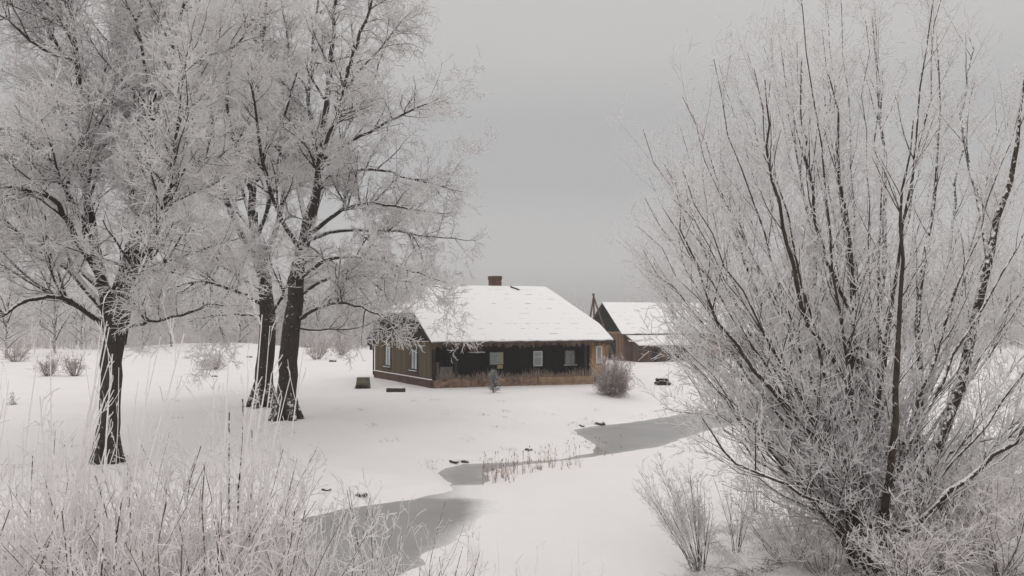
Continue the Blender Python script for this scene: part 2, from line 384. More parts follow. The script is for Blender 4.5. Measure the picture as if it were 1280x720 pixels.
# ================================================================== TREES
def seed_poly(base, depth, pix, r, K=14, jit=.03, side=None):
    """pix: list of (px,py,dd): dd = metres nearer(-)/farther(+) than the tree's own depth"""
    pts = [at(x, y, depth+dd) for x, y, dd in pix]
    P, R = resample(pts, K, r)
    P[1:] += rng.normal(size=(K-1, 3))*jit*np.linspace(.5, 1.5, K-1)[:, None]
    return P, R
def big_tree(name, label, cat_, group, depth, base_px, seeds, dens=(1.0, 2.2, 5, 7), lens=((1.6, 3.4), (.8, 1.6), (.35, .75), (.14, .32)),
             rad=(.055, .022, .0095, .0065), up=(.25, .12, .05), trop=.03, bark='bark', fine='frost', roots=1.0, groundpt=None, trunk_n=1, t0=.2, extra_limbs=0, thin_l1=False, exl=1., rscale=1.0, lscale=.70, curl=(.13, .16, .2, .25), ang=((30, 65), (30, 60), (30, 62), (30, 70)), r0k=.55, tl=.45, multi=None):
    g = groundpt
    root = empty(name, tuple(g)); tag(root, label, cat_, group)
    tr = Tubes(); P0 = []; R0 = []
    for i, (pix, r) in enumerate(seeds):
        P, R = seed_poly(g, depth, pix, r, K=16); R = R*(rscale if i < trunk_n else lscale)
        if i < trunk_n: P[0] = np.array([g[0], g[1], g[2]-.3]) if i == 0 else P[0]
        P0.append(P); R0.append(R)
    P0 = np.array(P0); R0 = np.array(R0)
    tr.add(P0[:trunk_n+0], R0[:trunk_n], 12)
    tr.add(P0[trunk_n:], R0[trunk_n:], 8)
    if roots:
        rp = []; rr = []
        r0 = seeds[0][1][0]
        for k in range(7):
            a = k*2*math.pi/7+rng.uniform(-.3, .3); d = np.array([math.cos(a), math.sin(a), 0])
            c = [np.array(g)+d*r0*.35+[0, 0, 1.1], np.array(g)+d*r0*.8*roots+[0, 0, .35], np.array(g)+d*r0*1.15*roots+[0, 0, .08], np.array(g)+d*r0*1.6*roots+[0, 0, -.12]]
            p, q = resample(c, 7, [r0*.35, r0*.42, r0*.36, r0*.12]); rp.append(p); rr.append(q)
        tr.add(np.array(rp), np.array(rr), 8)
    limbs, lr = P0[trunk_n:], R0[trunk_n:]
    L1, r1 = spawn(limbs, lr, dens[0], *lens[0], *ang[0], up=up[0], trop=trop, K=7, curl=curl[0], r0=r0k, rmax=rad[0], rtip=.3, t0=t0, t1=.97, taper_len=tl)
    # a second generation of limbs reaching all round keeps the crown deep, not flat
    if extra_limbs:
        E, er = spawn(limbs, lr, extra_limbs, lens[0][0]*1.6*exl, lens[0][1]*1.5*exl, 40, 75, up=up[0]*1.3, trop=trop, K=7, curl=.1, r0=.6, rmax=rad[0]*1.7, rtip=.25, t0=t0, t1=.9, taper_len=.4)
        L1b, r1b = spawn(E, er, dens[0]*1.2, *lens[0], 30, 60, up=up[0], trop=trop, K=7, curl=.13, r0=.55, rmax=rad[0]*.7, rtip=.3, t0=.15, t1=1, taper_len=.5)
        tr.add(E, er, 6); L1 = cat(L1, L1b, E); r1 = cat(r1, r1b, er)
        tr.add(L1b, r1b, 4)
    if thin_l1: pass
    elif not extra_limbs: tr.add(L1, r1, 5)
    else: tr.add(L1[:len(L1)-len(L1b)-len(E)], r1[:len(L1)-len(L1b)-len(E)], 5)
    trunk = tr.build('trunk', [M[bark]], root, g)
    cr_ = Tubes()
    # the tips of the limbs carry branches as well
    tips = cat(L1, limbs[:, -7:]); tr_ = cat(r1, lr[:, -7:])
    L2, r2 = spawn(tips, tr_, dens[1], *lens[1], *ang[1], up=up[1], trop=trop, K=5, curl=curl[1], r0=.6, rmax=rad[1], rtip=.4, t0=.1, taper_len=.4)
    L3, r3 = spawn(L2, r2, dens[2], *lens[2], *ang[2], up=up[2], trop=0, K=4, curl=curl[2], rabs=rad[2], rtip=.7, t0=.05, taper_len=.35)
    L4, r4 = spawn(L3, r3, dens[3], *lens[3], *ang[3], up=.03, trop=0, K=3, curl=curl[3], rabs=rad[3], rtip=.6, t0=.1, taper_len=.2)
    if thin_l1: cr_.add(L1, r1, 4, 0)
    cr_.add(L2, r2, 4, 0 if not thin_l1 else 1); cr_.add(L3, r3, 3, 1); cr_.add(L4, r4, 3, 1)
    cr_.build('crown', [M['bark_branch'], M[fine]], root, g)
    print(name, len(L1), len(L2), len(L3), len(L4))
    return root

# ---- left tree
g1 = gp(134, 578)
D = g1[1]
tree1 = [
 ([(134, 590, 0), (138, 500, 0), (142, 440, 0), (146, 400, 0), (152, 350, .1), (164, 300, .25)], [.42, .38, .41, .40, .26, .10]),
 ([(142, 430, 0), (128, 350, -.2), (115, 290, -.4), (106, 220, -.6), (100, 130, -1.0), (94, 60, -1.2), (84, -30, -1.5)], [.30, .24, .20, .16, .12, .09, .05]),
 ([(148, 430, 0), (162, 350, .2), (172, 290, .4), (180, 210, .3), (196, 150, .4), (214, 90, .8), (236, -30, 1.2)], [.32, .25, .22, .18, .14, .10, .05]),
 ([(172, 290, .4), (163, 215, .9), (154, 130, 1.5), (147, 50, 1.9), (143, -40, 2.2)], [.17, .14, .12, .09, .05]),
 ([(160, 205, .9), (135, 155, .5), (112, 105, .2), (70, 50, -.5), (40, -20, -1)], [.11, .09, .07, .05, .03]),
 ([(112, 290, -.4), (68, 215, -1.2), (42, 176, -1.8), (8, 160, -2.4), (-60, 170, -3)], [.12, .11, .10, .08, .04]),
 ([(128, 350, -.2), (92, 292, -1.0), (76, 262, -1.4), (46, 240, -2.0), (-40, 232, -2.6)], [.16, .13, .11, .08, .04]),
 ([(130, 385, 0), (82, 332, .8), (52, 305, 1.5), (8, 283, 2.2), (-50, 290, 3)], [.16, .13, .11, .08, .04]),
 ([(134, 410, 0), (80, 372, -1.2), (30, 377, -2.0), (-5, 398, -2.6), (-50, 405, -3)], [.13, .10, .08, .06, .03]),
 ([(155, 410, 0), (190, 402, -.8), (225, 394, -1.2), (268, 380, -1.6), (310, 384, -2.)], [.09, .07, .06, .045, .02]),
 ([(164, 345, .2), (200, 275, -.7), (222, 228, -1.2), (246, 200, -1.6), (285, 192, -2.2)], [.15, .12, .10, .08, .03]),
 ([(168, 310, .3), (198, 268, 1.0), (232, 240, 1.8), (260, 232, 2.5)], [.13, .10, .07, .03]),
 ([(92, 75, -1.2), (52, 60, -1.5), (15, 30, -1.8), (-30, -10, -2.2)], [.08, .06, .05, .03]),
 ([(182, 205, .3), (188, 120, -.4), (175, 40, -1.0), (178, -40, -1.3)], [.10, .08, .06, .04]),
 ([(205, 120, .6), (250, 75, .2), (290, 60, 0), (320, 20, 0)], [.08, .06, .05, .03]),
 ([(128, 360, 0), (100, 330, 2.5), (85, 250, 3.8), (80, 150, 4.6), (70, 60, 5)], [.16, .13, .1, .07, .04]),
 ([(155, 380, 0), (185, 330, -2.2), (205, 250, -3.2), (222, 160, -3.8), (235, 60, -4)], [.14, .11, .09, .06, .03]),
]
big_tree('broadleaf_tree', 'nearest large bare tree at left, rimed limbs forking low over a dark trunk', 'tree', 'large rimed trees on the lawn', D, None, tree1,
         dens=(1.4, 3.3, 8, 7.5), lens=((1.6, 3.4), (.8, 1.7), (.35, .8), (.12, .34)), rad=(.048, .020, .0115, .0085), groundpt=g1, extra_limbs=.22, roots=.75, rscale=.74)
# ---- the right one of the middle pair
g2 = gp(357, 524); D = g2[1]
tree2 = [
 ([(357, 530, 0), (361, 450, 0), (366, 400, 0), (372, 345, 0), (384, 285, 0), (392, 240, 0)], [.56, .54, .50, .42, .30, .12]),
 ([(380, 310, 0), (394, 250, 0), (401, 190, 0), (408, 120, -.3), (414, 55, -.6), (424, -30, -.8)], [.30, .26, .22, .17, .12, .06]),
 ([(402, 190, 0), (428, 130, -.8), (436, 85, -1.2), (456, 25, -1.6), (475, -40, -2)], [.17, .14, .12, .08, .04]),
 ([(432, 110, -1), (452, 85, -.6), (475, 60, 0), (495, 35, .3), (505, 10, .5)], [.09, .08, .06, .04, .02]),
 ([(400, 205, 0), (386, 130, 1.0), (392, 60, 1.8), (400, -30, 2.2)], [.16, .13, .09, .05]),
 ([(402, 200, 0), (440, 175, -1.8), (490, 150, -3), (530, 130, -3.8), (560, 125, -4.2)], [.12, .10, .07, .05, .02]),
 ([(398, 235, 0), (428, 217, .8), (475, 212, 1.6), (530, 228, 2.2), (578, 240, 2.6)], [.14, .12, .09, .06, .02]),
 ([(390, 290, 0), (430, 262, -1), (470, 255, -2), (520, 262, -2.6), (566, 268, -3)], [.14, .11, .09, .05, .02]),
 ([(386, 300, 0), (425, 288, .8), (480, 288, 1.5), (540, 296, 2), (596, 302, 2.4)], [.13, .11, .09, .05, .02]),
 ([(378, 345, 0), (415, 322, -1.8), (470, 325, -3), (520, 340, -3.8), (556, 352, -4.2)], [.13, .11, .08, .05, .02]),
 ([(374, 370, 0), (408, 348, .5), (452, 345, 1), (510, 352, 1.4), (566, 362, 1.8)], [.13, .11, .08, .05, .02]),
 ([(372, 400, 0), (410, 380, -1.5), (450, 383, -2.5), (482, 398, -3), (502, 412, -3.4)], [.12, .10, .08, .05, .02]),
 ([(368, 410, 0), (400, 412, 1), (440, 410, 1.6), (475, 400, 2.2), (500, 396, 2.5)], [.08, .06, .05, .035, .02]),
 ([(380, 320, 0), (350, 270, -2), (330, 210, -3.5), (322, 150, -4.3), (310, 90, -5)], [.15, .12, .1, .07, .03]),
 ([(384, 290, 0), (370, 210, 3), (362, 130, 4.5), (358, 50, 5.4), (350, -30, 6)], [.17, .14, .11, .07, .04]),
 ([(384, 290, 0), (410, 220, 3.5), (440, 150, 5.5), (470, 90, 6.4), (490, 40, 7)], [.15, .12, .1, .06, .03]),
 ([(390, 280, 0), (400, 200, -3.2), (425, 130, -5), (440, 60, -6)], [.15, .12, .08, .04]),
]
big_tree('broadleaf_tree', 'tall spreading tree whose long rimed branches reach over the farmhouse gable', 'tree', 'large rimed trees on the lawn', D, None, tree2,
         dens=(1.25, 2.8, 6.5, 6.5), tl=.72, lens=((1.8, 3.7), (.8, 1.6), (.35, .8), (.15, .35)), rad=(.055, .026, .0145, .011), up=(.12, .05, .02), trop=.0, groundpt=g2, rscale=.73, extra_limbs=.20, exl=.5, roots=.85, ang=((35, 75), (30, 62), (30, 62), (30, 70)))
g3 = gp(329, 508); D = g3[1]
tree3 = [
 ([(329, 512, 0), (332, 450, 0), (335, 400, 0), (330, 355, 0), (322, 310, 0), (318, 265, 0)], [.62, .55, .50, .42, .30, .12]),
 ([(326, 340, 0), (316, 270, 0), (318, 190, 0), (322, 110, .5), (330, 30, .9), (334, -40, 1)], [.30, .26, .21, .16, .11, .06]),
 ([(324, 330, 0), (290, 270, -1), (270, 200, -1.8), (262, 120, -2.2), (250, 40, -2.5), (240, -40, -3)], [.24, .2, .16, .12, .08, .04]),
 ([(326, 340, 0), (350, 270, .8), (358, 190, 1.4), (352, 110, 2), (366, 20, 2.4)], [.22, .18, .14, .1, .05]),
 ([(326, 360, 0), (282, 335, .8), (240, 310, 1.4), (206, 300, 2), (170, 302, 2.4)], [.16, .13, .1, .06, .03]),
 ([(328, 380, 0), (290, 362, -1.5), (250, 352, -2.4), (215, 360, -3), (190, 370, -3.3)], [.15, .12, .09, .05, .03]),
 ([(330, 395, 0), (300, 392, 1.4), (262, 395, 2.2), (235, 402, 3)], [.12, .09, .06, .03]),
 ([(318, 290, 0), (280, 245, 2.5), (240, 215, 4), (205, 195, 5)], [.15, .12, .08, .03]),
 ([(318, 290, 0), (300, 220, 3.8), (290, 130, 5), (285, 40, 6)], [.16, .13, .09, .04]),
 ([(320, 300, 0), (345, 230, -3), (352, 160, -4.2), (370, 90, -5)], [.15, .12, .08, .04]),
 ([(318, 250, 0), (295, 190, -3), (285, 120, -4), (292, 50, -4.8)], [.14, .11, .08, .04]),
 ([(334, 400, 0), (352, 372, -2), (366, 340, -3.5), (400, 320, -5)], [.1, .09, .06, .03]),
]
big_tree('broadleaf_tree', 'thick leaning tree behind the slimmer trunk of the pair on the lawn', 'tree', 'large rimed trees on the lawn', D, None, tree3,
         dens=(1.2, 2.8, 6.5, 6.5), extra_limbs=.12, tl=.6, lens=((2.0, 3.6), (.9, 1.7), (.45, .9), (.18, .4)), rad=(.058, .027, .0148, .0112), up=(.18, .08, .03), trop=.0, groundpt=g3, rscale=.74, roots=.85)
# ---- the willow at right
g4 = gp(1094, 712); D = g4[1]
def W(*p): return list(p)
wil = [
 ([(1096, 730, 0), (1096, 700, 0), (1094, 672, .05), (1092, 640, .1)], [.15, .12, .08, .015]),
 ([(1105, 728, 0.09), (1090, 690, 0), (1075, 600, -.2), (1064, 500, -.3), (1066, 400, -.4), (1062, 300, -.5), (1052, 200, -.6), (1040, 90, -.7)], [.13, .13, .11, .095, .075, .055, .035, .012]),
 ([(1080, 728, -0.18), (1088, 680, 0), (1066, 600, .2), (1035, 520, .4), (985, 440, .6), (950, 380, .8), (925, 300, 1), (900, 190, 1.2)], [.11, .11, .095, .08, .06, .045, .03, .01]),
 ([(1117, 728, 0.18), (1092, 680, 0), (1080, 590, .5), (1040, 480, 1.0), (1020, 370, 1.4), (1012, 260, 1.8), (985, 140, 2)], [.11, .11, .09, .07, .05, .035, .01]),
 ([(1092, 728, -0.09), (1080, 640, 0), (1030, 560, -.6), (960, 480, -1.0), (900, 410, -1.3), (868, 340, -1.6), (850, 250, -1.8)], [.08, .08, .065, .05, .035, .022, .008]),
 ([(1129, 728, 0.27), (1078, 640, 0), (1010, 545, .6), (930, 470, 1.2), (870, 425, 1.8), (838, 385, 2.1), (818, 325, 2.3)], [.075, .075, .06, .045, .03, .02, .008]),
 ([(1104, 728, 0.00), (1080, 655, 0), (1010, 620, -1.0), (945, 590, -1.5), (900, 560, -1.8), (878, 520, -2)], [.05, .05, .04, .032, .022, .008]),
 ([(1079, 728, -0.27), (1078, 650, 0), (1000, 560, 1.0), (925, 520, 1.8), (870, 518, 2.4), (830, 510, 2.8)], [.045, .045, .036, .028, .02, .008]),
 ([(1116, 728, 0.09), (1078, 650, 0), (990, 600, .2), (920, 555, .3), (880, 500, .4), (850, 460, .6)], [.045, .045, .035, .025, .018, .008]),
 ([(1091, 728, -0.18), (1096, 690, 0), (1100, 590, .4), (1085, 480, .8), (1100, 380, 1.2), (1105, 270, 1.5), (1095, 130, 1.7), (1090, 20, 1.8)], [.12, .12, .10, .08, .065, .05, .03, .01]),
 ([(1128, 728, 0.18), (1098, 680, 0), (1135, 600, .3), (1150, 500, .5), (1148, 400, .8), (1160, 290, 1), (1172, 170, 1.2), (1170, 40, 1.3)], [.12, .12, .10, .08, .06, .045, .03, .01]),
 ([(1103, 728, -0.09), (1098, 690, 0), (1112, 590, -.8), (1120, 480, -1.3), (1125, 380, -1.6), (1128, 270, -1.9), (1140, 150, -2.1)], [.10, .10, .08, .06, .045, .03, .01]),
 ([(1078, 728, 0.27), (1100, 700, 0), (1150, 610, 0), (1186, 520, 0), (1210, 440, 0), (1236, 330, -.1), (1262, 230, -.2), (1280, 90, -.3)], [.15, .15, .14, .13, .11, .085, .06, .02]),
 ([(1192, 510, 0), (1225, 440, .6), (1262, 380, 1.1), (1310, 300, 1.6), (1340, 180, 2)], [.09, .07, .06, .04, .015]),
 ([(1115, 728, 0.00), (1102, 690, 0), (1160, 640, -.8), (1220, 590, -1.2), (1280, 540, -1.6), (1340, 470, -2)], [.09, .09, .07, .05, .035, .015]),
 ([(1150, 600, 0), (1195, 560, .6), (1250, 548, 1.0), (1310, 540, 1.4)], [.06, .045, .03, .015]),
 ([(1236, 330, -.1), (1222, 250, .5), (1205, 160, .9), (1215, 50, 1.2)], [.06, .045, .03, .012]),
 ([(1062, 480, -.3), (1010, 400, -1), (985, 300, -1.5), (965, 200, -1.8), (950, 100, -2)], [.06, .05, .04, .025, .01]),
 ([(985, 440, .6), (905, 360, .9), (870, 280, 1.1), (850, 200, 1.3)], [.04, .03, .02, .008]),
 ([(1066, 400, -.4), (1030, 310, -.8), (1010, 210, -1), (1000, 80, -1.2)], [.045, .035, .025, .008]),
 ([(1148, 420, .8), (1185, 330, 1.6), (1195, 220, 2), (1220, 100, 2.4)], [.05, .04, .025, .01]),
 ([(1090, 728, -0.27), (1090, 660, 0), (1085, 560, 1.6), (1060, 440, 2.6), (1050, 320, 3.2), (1030, 180, 3.6), (1025, 60, 4)], [.09, .09, .07, .055, .04, .025, .01]),
 ([(1127, 728, 0.09), (1095, 660, 0), (1140, 540, 1.8), (1190, 420, 3), (1215, 300, 3.8), (1250, 150, 4.2)], [.09, .09, .07, .05, .035, .012]),
]
for k in range(60):
    th = -64+140*((k*0.618)%1.0)+rng.uniform(-3, 3); th = th if k > 15 else -38+k*2.3; ln_ = 735-max(0, abs(th)-4)*6.2-max(0, abs(th)-34)*7*(th < 0)-max(0, abs(th)-42)*4*(th > 0); ln_ *= rng.uniform(.84, 1.0); a_ = math.radians(th)
    bx, by = 1092+rng.uniform(-22, 22), 728; tx, ty = 1092+math.sin(a_)*ln_*1.0, 650-math.cos(a_)*ln_; dd = rng.uniform(-2.6, 4.2)*math.cos(a_)**.5
    mid = lambda f, e: (bx+(tx-bx)*f**e, by+(ty-by)*f, dd*f**1.1)
    r0 = rng.uniform(.03, .065)
    wil.append(([(bx, by, rng.uniform(-.25, .25)), mid(.2, 1.25), mid(.4, 1.2), mid(.62, 1.12), mid(.82, 1.05), (tx, ty, dd)], [r0, r0*.85, r0*.68, r0*.45, r0*.25, .007]))
for (tx, ty, dd, r0) in ((800, 310, -1, .032), (812, 350, 1.5, .030), (835, 400, .5, .028), (822, 432, 2.2, .026), (860, 455, -1.4, .026), (872, 560, -.6, .024), (905, 600, .6, .022), (848, 250, 2.6, .034), (880, 495, 1.2, .022)):
    bx, by = 1085, 690
    wil.append(([(bx, 728, 0), (bx-25, by-50, 0), (bx+(tx-bx)*.35, by+(ty-by)*.42, dd*.4), (bx+(tx-bx)*.68, by+(ty-by)*.72, dd*.7), (tx, ty, dd)], [r0*1.3, r0*1.2, r0, r0*.6, .007]))
big_tree('willow_tree', 'large many-stemmed willow thick with rime filling the right side of the bank', 'tree', None, D, None, wil,
         dens=(1.9, 3.9, 6.2, 4.2), thin_l1=True, rscale=.78, lscale=.78, lens=((.9, 1.9), (.45, 1.0), (.16, .42), (.06, .16)), rad=(.014, .0085, .0070, .0056), up=(.3, .18, .1), trop=.04, curl=(.06, .08, .14, .22), ang=((18, 48), (20, 48), (25, 55), (30, 70)), tl=.35, bark='bark_willow', fine='frost',
         groundpt=g4, roots=0, t0=.1)

# ================================================================== FARMHOUSE
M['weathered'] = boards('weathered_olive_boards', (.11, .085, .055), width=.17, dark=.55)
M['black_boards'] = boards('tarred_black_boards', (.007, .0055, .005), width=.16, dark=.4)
M['gable_dark'] = boards('dark_gable_boards', (.030, .021, .017), width=.14, dark=.45)
M['fascia'] = boards('brown_ragged_boards', (.085, .055, .043), width=.11, dark=.4, streak=.9)
M['grey_boards'] = boards('grey_boards', (.16, .145, .13), width=.2)
M['ochre'] = boards('ochre_boards', (.30, .175, .085), width=.22, dark=.7)
M['plank'] = plain('tan_timber', (.25, .17, .11), var=.45, scale=3)
M['plinth'] = brick('old_brick_plinth', (.15, .085, .06), (.10, .06, .045), (.12, .095, .08))
M['earth_bank'] = plain('reddish_rubble', (.19, .125, .09), var=.75, scale=4)
M['chimney_brick'] = brick('chimney_brick', (.17, .075, .05), (.09, .05, .04), (.14, .11, .10))
M['barn_wood'] = boards('shaded_brown_barn_boards', (.15, .09, .055), width=.2, dark=.6)  # the shade on the barn gable is painted into this darker brown
M['barn_brick'] = brick('barn_brick', (.19, .09, .075), (.12, .065, .06), (.17, .14, .13))
M['white_paint'] = plain('old_white_paint', (.66, .65, .63), var=.08)
M['dark_frame'] = plain('dark_frame_paint', (.03, .035, .037), var=.2)
M['curtain'] = plain('white_curtain', (.48, .50, .52), var=.12, scale=14)
M['curtain_warm'] = plain('yellowed_curtain', (.42, .33, .16), var=.2, scale=10)
M['curtain_grey'] = plain('grey_curtain', (.26, .29, .30), var=.1, scale=9)
M['curtain_dim'] = plain('dim_olive_curtain', (.10, .09, .05), var=.3, scale=7)
M['void'] = plain('dark_interior', (.012, .011, .011))
M['wood_dark'] = plain('dark_timber', (.035, .026, .02), var=.4)
M['wood_brown'] = plain('brown_pole_wood', (.12, .085, .07), var=.3)
M['slate'] = plain('corrugated_roof_sheet', (.085, .08, .078), var=.3)
M['concrete'] = plain('mossy_concrete', (.15, .145, .10), var=.35, scale=4)
m, n, b = newmat('window_glass'); b.inputs['Base Color'].default_value = (.9, .95, .95, 1); b.inputs['Roughness'].default_value = .03
b.inputs['Transmission Weight'].default_value = .92; b.inputs['IOR'].default_value = 1.45; b.inputs['Specular IOR Level'].default_value = .5; M['glass'] = m
# snow on a roof: thin, with slate courses showing through as broken lines
m, n, b = newmat('thin_roof_snow'); a_ = N(n, 'ShaderNodeAttribute', attribute_name='wu'); sp = N(n, 'ShaderNodeSeparateXYZ'); L(n, a_.outputs['Vector'], sp.inputs[0])
nw = noise(n, .8, 2, a_.outputs['Vector'])
z2 = N(n, 'ShaderNodeMath', operation='MULTIPLY_ADD'); L(n, nw.outputs['Fac'], z2.inputs[0]); z2.inputs[1].default_value = .05; L(n, sp.outputs['Z'], z2.inputs[2])
dv = N(n, 'ShaderNodeMath', operation='DIVIDE'); L(n, z2.outputs[0], dv.inputs[0]); dv.inputs[1].default_value = .58
fr = N(n, 'ShaderNodeMath', operation='FRACT'); L(n, dv.outputs[0], fr.inputs[0])
lt = N(n, 'ShaderNodeMath', operation='LESS_THAN'); L(n, fr.outputs[0], lt.inputs[0]); lt.inputs[1].default_value = .075
mpn = N(n, 'ShaderNodeMapping'); mpn.inputs['Scale'].default_value = (1.4, 1, 2.2); L(n, a_.outputs['Vector'], mpn.inputs[0]); nn = noise(n, 1, 4, mpn.outputs[0], .7)
gt = N(n, 'ShaderNodeMapRange'); gt.inputs['From Min'].default_value = .52; gt.inputs['From Max'].default_value = .64; L(n, nn.outputs['Fac'], gt.inputs[0])
ml = N(n, 'ShaderNodeMath', operation='MULTIPLY'); L(n, lt.outputs[0], ml.inputs[0]); L(n, gt.outputs[0], ml.inputs[1])
n3 = noise(n, 7, 3, a_.outputs['Vector'], .6); sp3 = N(n, 'ShaderNodeMapRange'); sp3.inputs['From Min'].default_value = .70; sp3.inputs['From Max'].default_value = .74; L(n, n3.outputs['Fac'], sp3.inputs[0])
mx = N(n, 'ShaderNodeMath', operation='MAXIMUM'); L(n, ml.outputs[0], mx.inputs[0]); L(n, sp3.outputs[0], mx.inputs[1])
L(n, mixc(n, mx.outputs[0], (.84, .83, .825), (.13, .12, .115)), b.inputs['Base Color']); bump(n, b, nn.outputs['Fac'], .4, .06); M['roof_snow'] = m

class Frame:
    def __init__(s, O, U, V): s.O = np.array(O, float); s.U = np.array([*U, 0.]); s.V = np.array([*V, 0.])
    def __call__(s, p): return s.O+s.U*p[0]+s.V*p[1]+np.array([0, 0, p[2]])
O1 = at(540, 485, 47); O1[2] = 0
FH = Frame(O1, (.94, .342), (-.5, .866))
house = tag(empty('farmhouse', FH((5.6, 4.7, 0))), 'long low wooden farmhouse with snowy half-hipped roof and brick chimney', 'farmhouse')
def gable_poly(u, w, z0, eave, slope_v0, slope, clip, ov=.6):
    """gable wall outline in plane u, up to the roof and the clipped top"""
    def vz(z): return (z-slope_v0)/slope-ov
    v1 = vz(clip)
    return [(u, 0, z0), (u, 0, slope_v0+slope*ov-.1), (u, v1, clip-.1), (u, w-v1, clip-.1), (u, w, slope_v0+slope*ov-.1), (u, w, z0)]
Wd = 9.5; EZ = 2.72; SL = (6.2-EZ)/(Wd/2+.6)
def vz(z): return (z-EZ)/SL-.6
def zv(v): return EZ+SL*(v+.6)
# walls
b_ = MB(FH); b_.prism([(0, 0, .5), (0, 0, 2.7), (0, Wd, 2.7), (0, Wd, .5)], (.2, 0, 0)); b_.build('gable_wall', M['weathered'], house)
b_ = MB(FH); c = 4.35
b_.prism([(-.04, -.05, 2.7), (-.04, .0, zv(0)-.12), (-.04, vz(c), c-.12), (-.04, Wd-vz(c), c-.12), (-.04, Wd, zv(0)-.12), (-.04, Wd+.05, 2.7)], (.2, 0, 0)); b_.build('gable_top', M['gable_dark'], house)
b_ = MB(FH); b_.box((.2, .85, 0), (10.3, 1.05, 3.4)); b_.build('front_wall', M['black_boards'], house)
b_ = MB(FH); b_.box((.2, Wd-.2, 0), (11.1, Wd, 3.2)); b_.build('back_wall', M['weathered'], house)
b_ = MB(FH); b_.box((10.3, 0, .45), (11.3, .2, 2.95)); b_.box((11.1, .2, 0), (11.3, Wd-.2, 3.2)); b_.build('end_wall', M['ochre'], house)
b_ = MB(FH); b_.box((10.28, .2, .3), (10.3, .85, 2.95)); b_.build('porch_cheek', M['black_boards'], house)
b_ = MB(FH); b_.box((-.08, 0, -.5), (.0, Wd, .5)); b_.box((.0, 0, -.5), (.2, Wd, .5)); b_.build('plinth', M['plinth'], house)
b_ = MB(FH); b_.box((-.14, -.02, .5), (0.0, Wd, .545)); b_.build('plinth_snow', M['snow'], house)
# porch base: rubble to the left, planks to the right
def rough_box(T, a, b, seg=.18, amp=.05, name='x', mat=None, parent=None):
    """box whose front and top are uneven"""
    us = np.arange(a[0], b[0]+1e-6, seg); rows = [(a[1], a[2]), (a[1], a[2]+(b[2]-a[2])*.35), (a[1], a[2]+(b[2]-a[2])*.7), (a[1]+.03, b[2]), (b[1], b[2]), (b[1], a[2])]
    Vv = []; W_ = []
    for r, (v, z) in enumerate(rows):
        for u in us:
            jv = rng.uniform(-1, 1)*amp if r < 4 else 0; jz = rng.uniform(-1, 1)*amp if r in (3, 4) else 0
            Vv.append(T((u, v+jv, z+jz))); W_.append((u, 0, z))
    nu = len(us); I = np.arange(len(Vv)).reshape(len(rows), nu)
    Qq = np.stack([I[:-1, :-1], I[:-1, 1:], I[1:, 1:], I[1:, :-1]], -1).reshape(-1, 4)
    o = mesh_np(name, np.array(Vv), Qq, [mat], None, smooth=False)
    at_ = o.data.attributes.new('wu', 'FLOAT_VECTOR', 'POINT'); at_.data.foreach_set('vector', np.array(W_, dtype=np.float32).ravel())
    adopt(o, parent); return o
rough_box(FH, (0.0, -.12, -.6), (6.7, .85, .52), name='porch_bank', mat=M['earth_bank'], parent=house, amp=.06)
b_ = MB(FH); b_.box((6.72, -.16, .18), (10.4, .85, .5)); b_.box((6.72, -.14, -.5), (10.4, .84, .165)); b_.box((6.62, -.2, -.4), (6.72, .0, .62)); b_.build('porch_planks', M['plank'], house)
# dry rimed grass standing on the porch edge
tb = Tubes(); k = 1300; u = rng.uniform(.2, 10.3, k); v = rng.uniform(-.12, .4, k); P0 = np.stack([FH((a, c2, .5)) for a, c2 in zip(u, v)])
hh = rng.uniform(.06, .30, k)*(1+.5*np.sin(u*2.1)); dd = rng.normal(size=(k, 3))*.05
P = np.stack([P0, P0+dd+np.array([0, 0, 1])*hh[:, None]*.6, P0+dd*2.4+np.array([0, 0, 1])*hh[:, None]], 1)
M['dry_grass'] = frost_twig('dry_grass_rime', (.62, .52, .45), (.25, .15, .10), k=.7)
tb.add(P, np.tile([.010, .008, .004], (k, 1)), 3); o = tb.build('porch_grass', [M['dry_grass']]); adopt(o, house); o['kind'] = 'stuff'
# grey partition and low boards on the left of the porch
b_ = MB(FH); b_.box((.0, -.02, .5), (.22, .12, 2.75)); b_.build('corner_board', M['gable_dark'], house)
for bx in (((.35, .45, .5), (.62, .5, 1.5)), ((.66, .45, .5), (1.45, .5, 1.22))):
    b_ = MB(FH); b_.box(*bx); b_.build('porch_partition', M['grey_boards'], house)
for uu in (1.5, 9.95):
    b_ = MB(FH); b_.box((uu-.07, .05, .5), (uu+.07, .19, 2.75)); b_.build('porch_post', M['wood_dark'], house)
# hanging shelf under the eave
sh = MB(FH); sh.box((2.35, .1, 2.02), (3.3, .5, 2.06)); sh.box((2.4, .12, 2.1), (3.2, .45, 2.3)); o = sh.build('hanging_shelf', M['fascia'], house)
s2 = MB(FH); s2.box((2.33, .08, 2.062), (3.32, .5, 2.09)); x = s2.build('shelf_snow', M['snow']); adopt(x, o)
# ragged board fringe along the eave
fb = MB(FH); u = -.2
while u < 11.3:
    w = rng.uniform(.07, .16); d = rng.uniform(.14, .30)+(.12 if rng.random() < .12 else 0)
    if rng.random() < .96: j = rng.uniform(0, .03); fb.box((u, -.56+j, EZ-.06-d), (u+w-.008, -.53+j, EZ-.05))
    u += w
fb.box((-.25, -.585, EZ-.11), (11.5, -.563, EZ-.04)); fb.build('eave_fringe', M['fascia'], house)
b_ = MB(FH); b_.poly([(-.2, -.52, EZ-.02), (11.4, -.52, EZ-.02), (11.4, .9, EZ+.05), (-.2, .9, EZ+.05)]); b_.build('eave_soffit', M['wood_dark'], house)
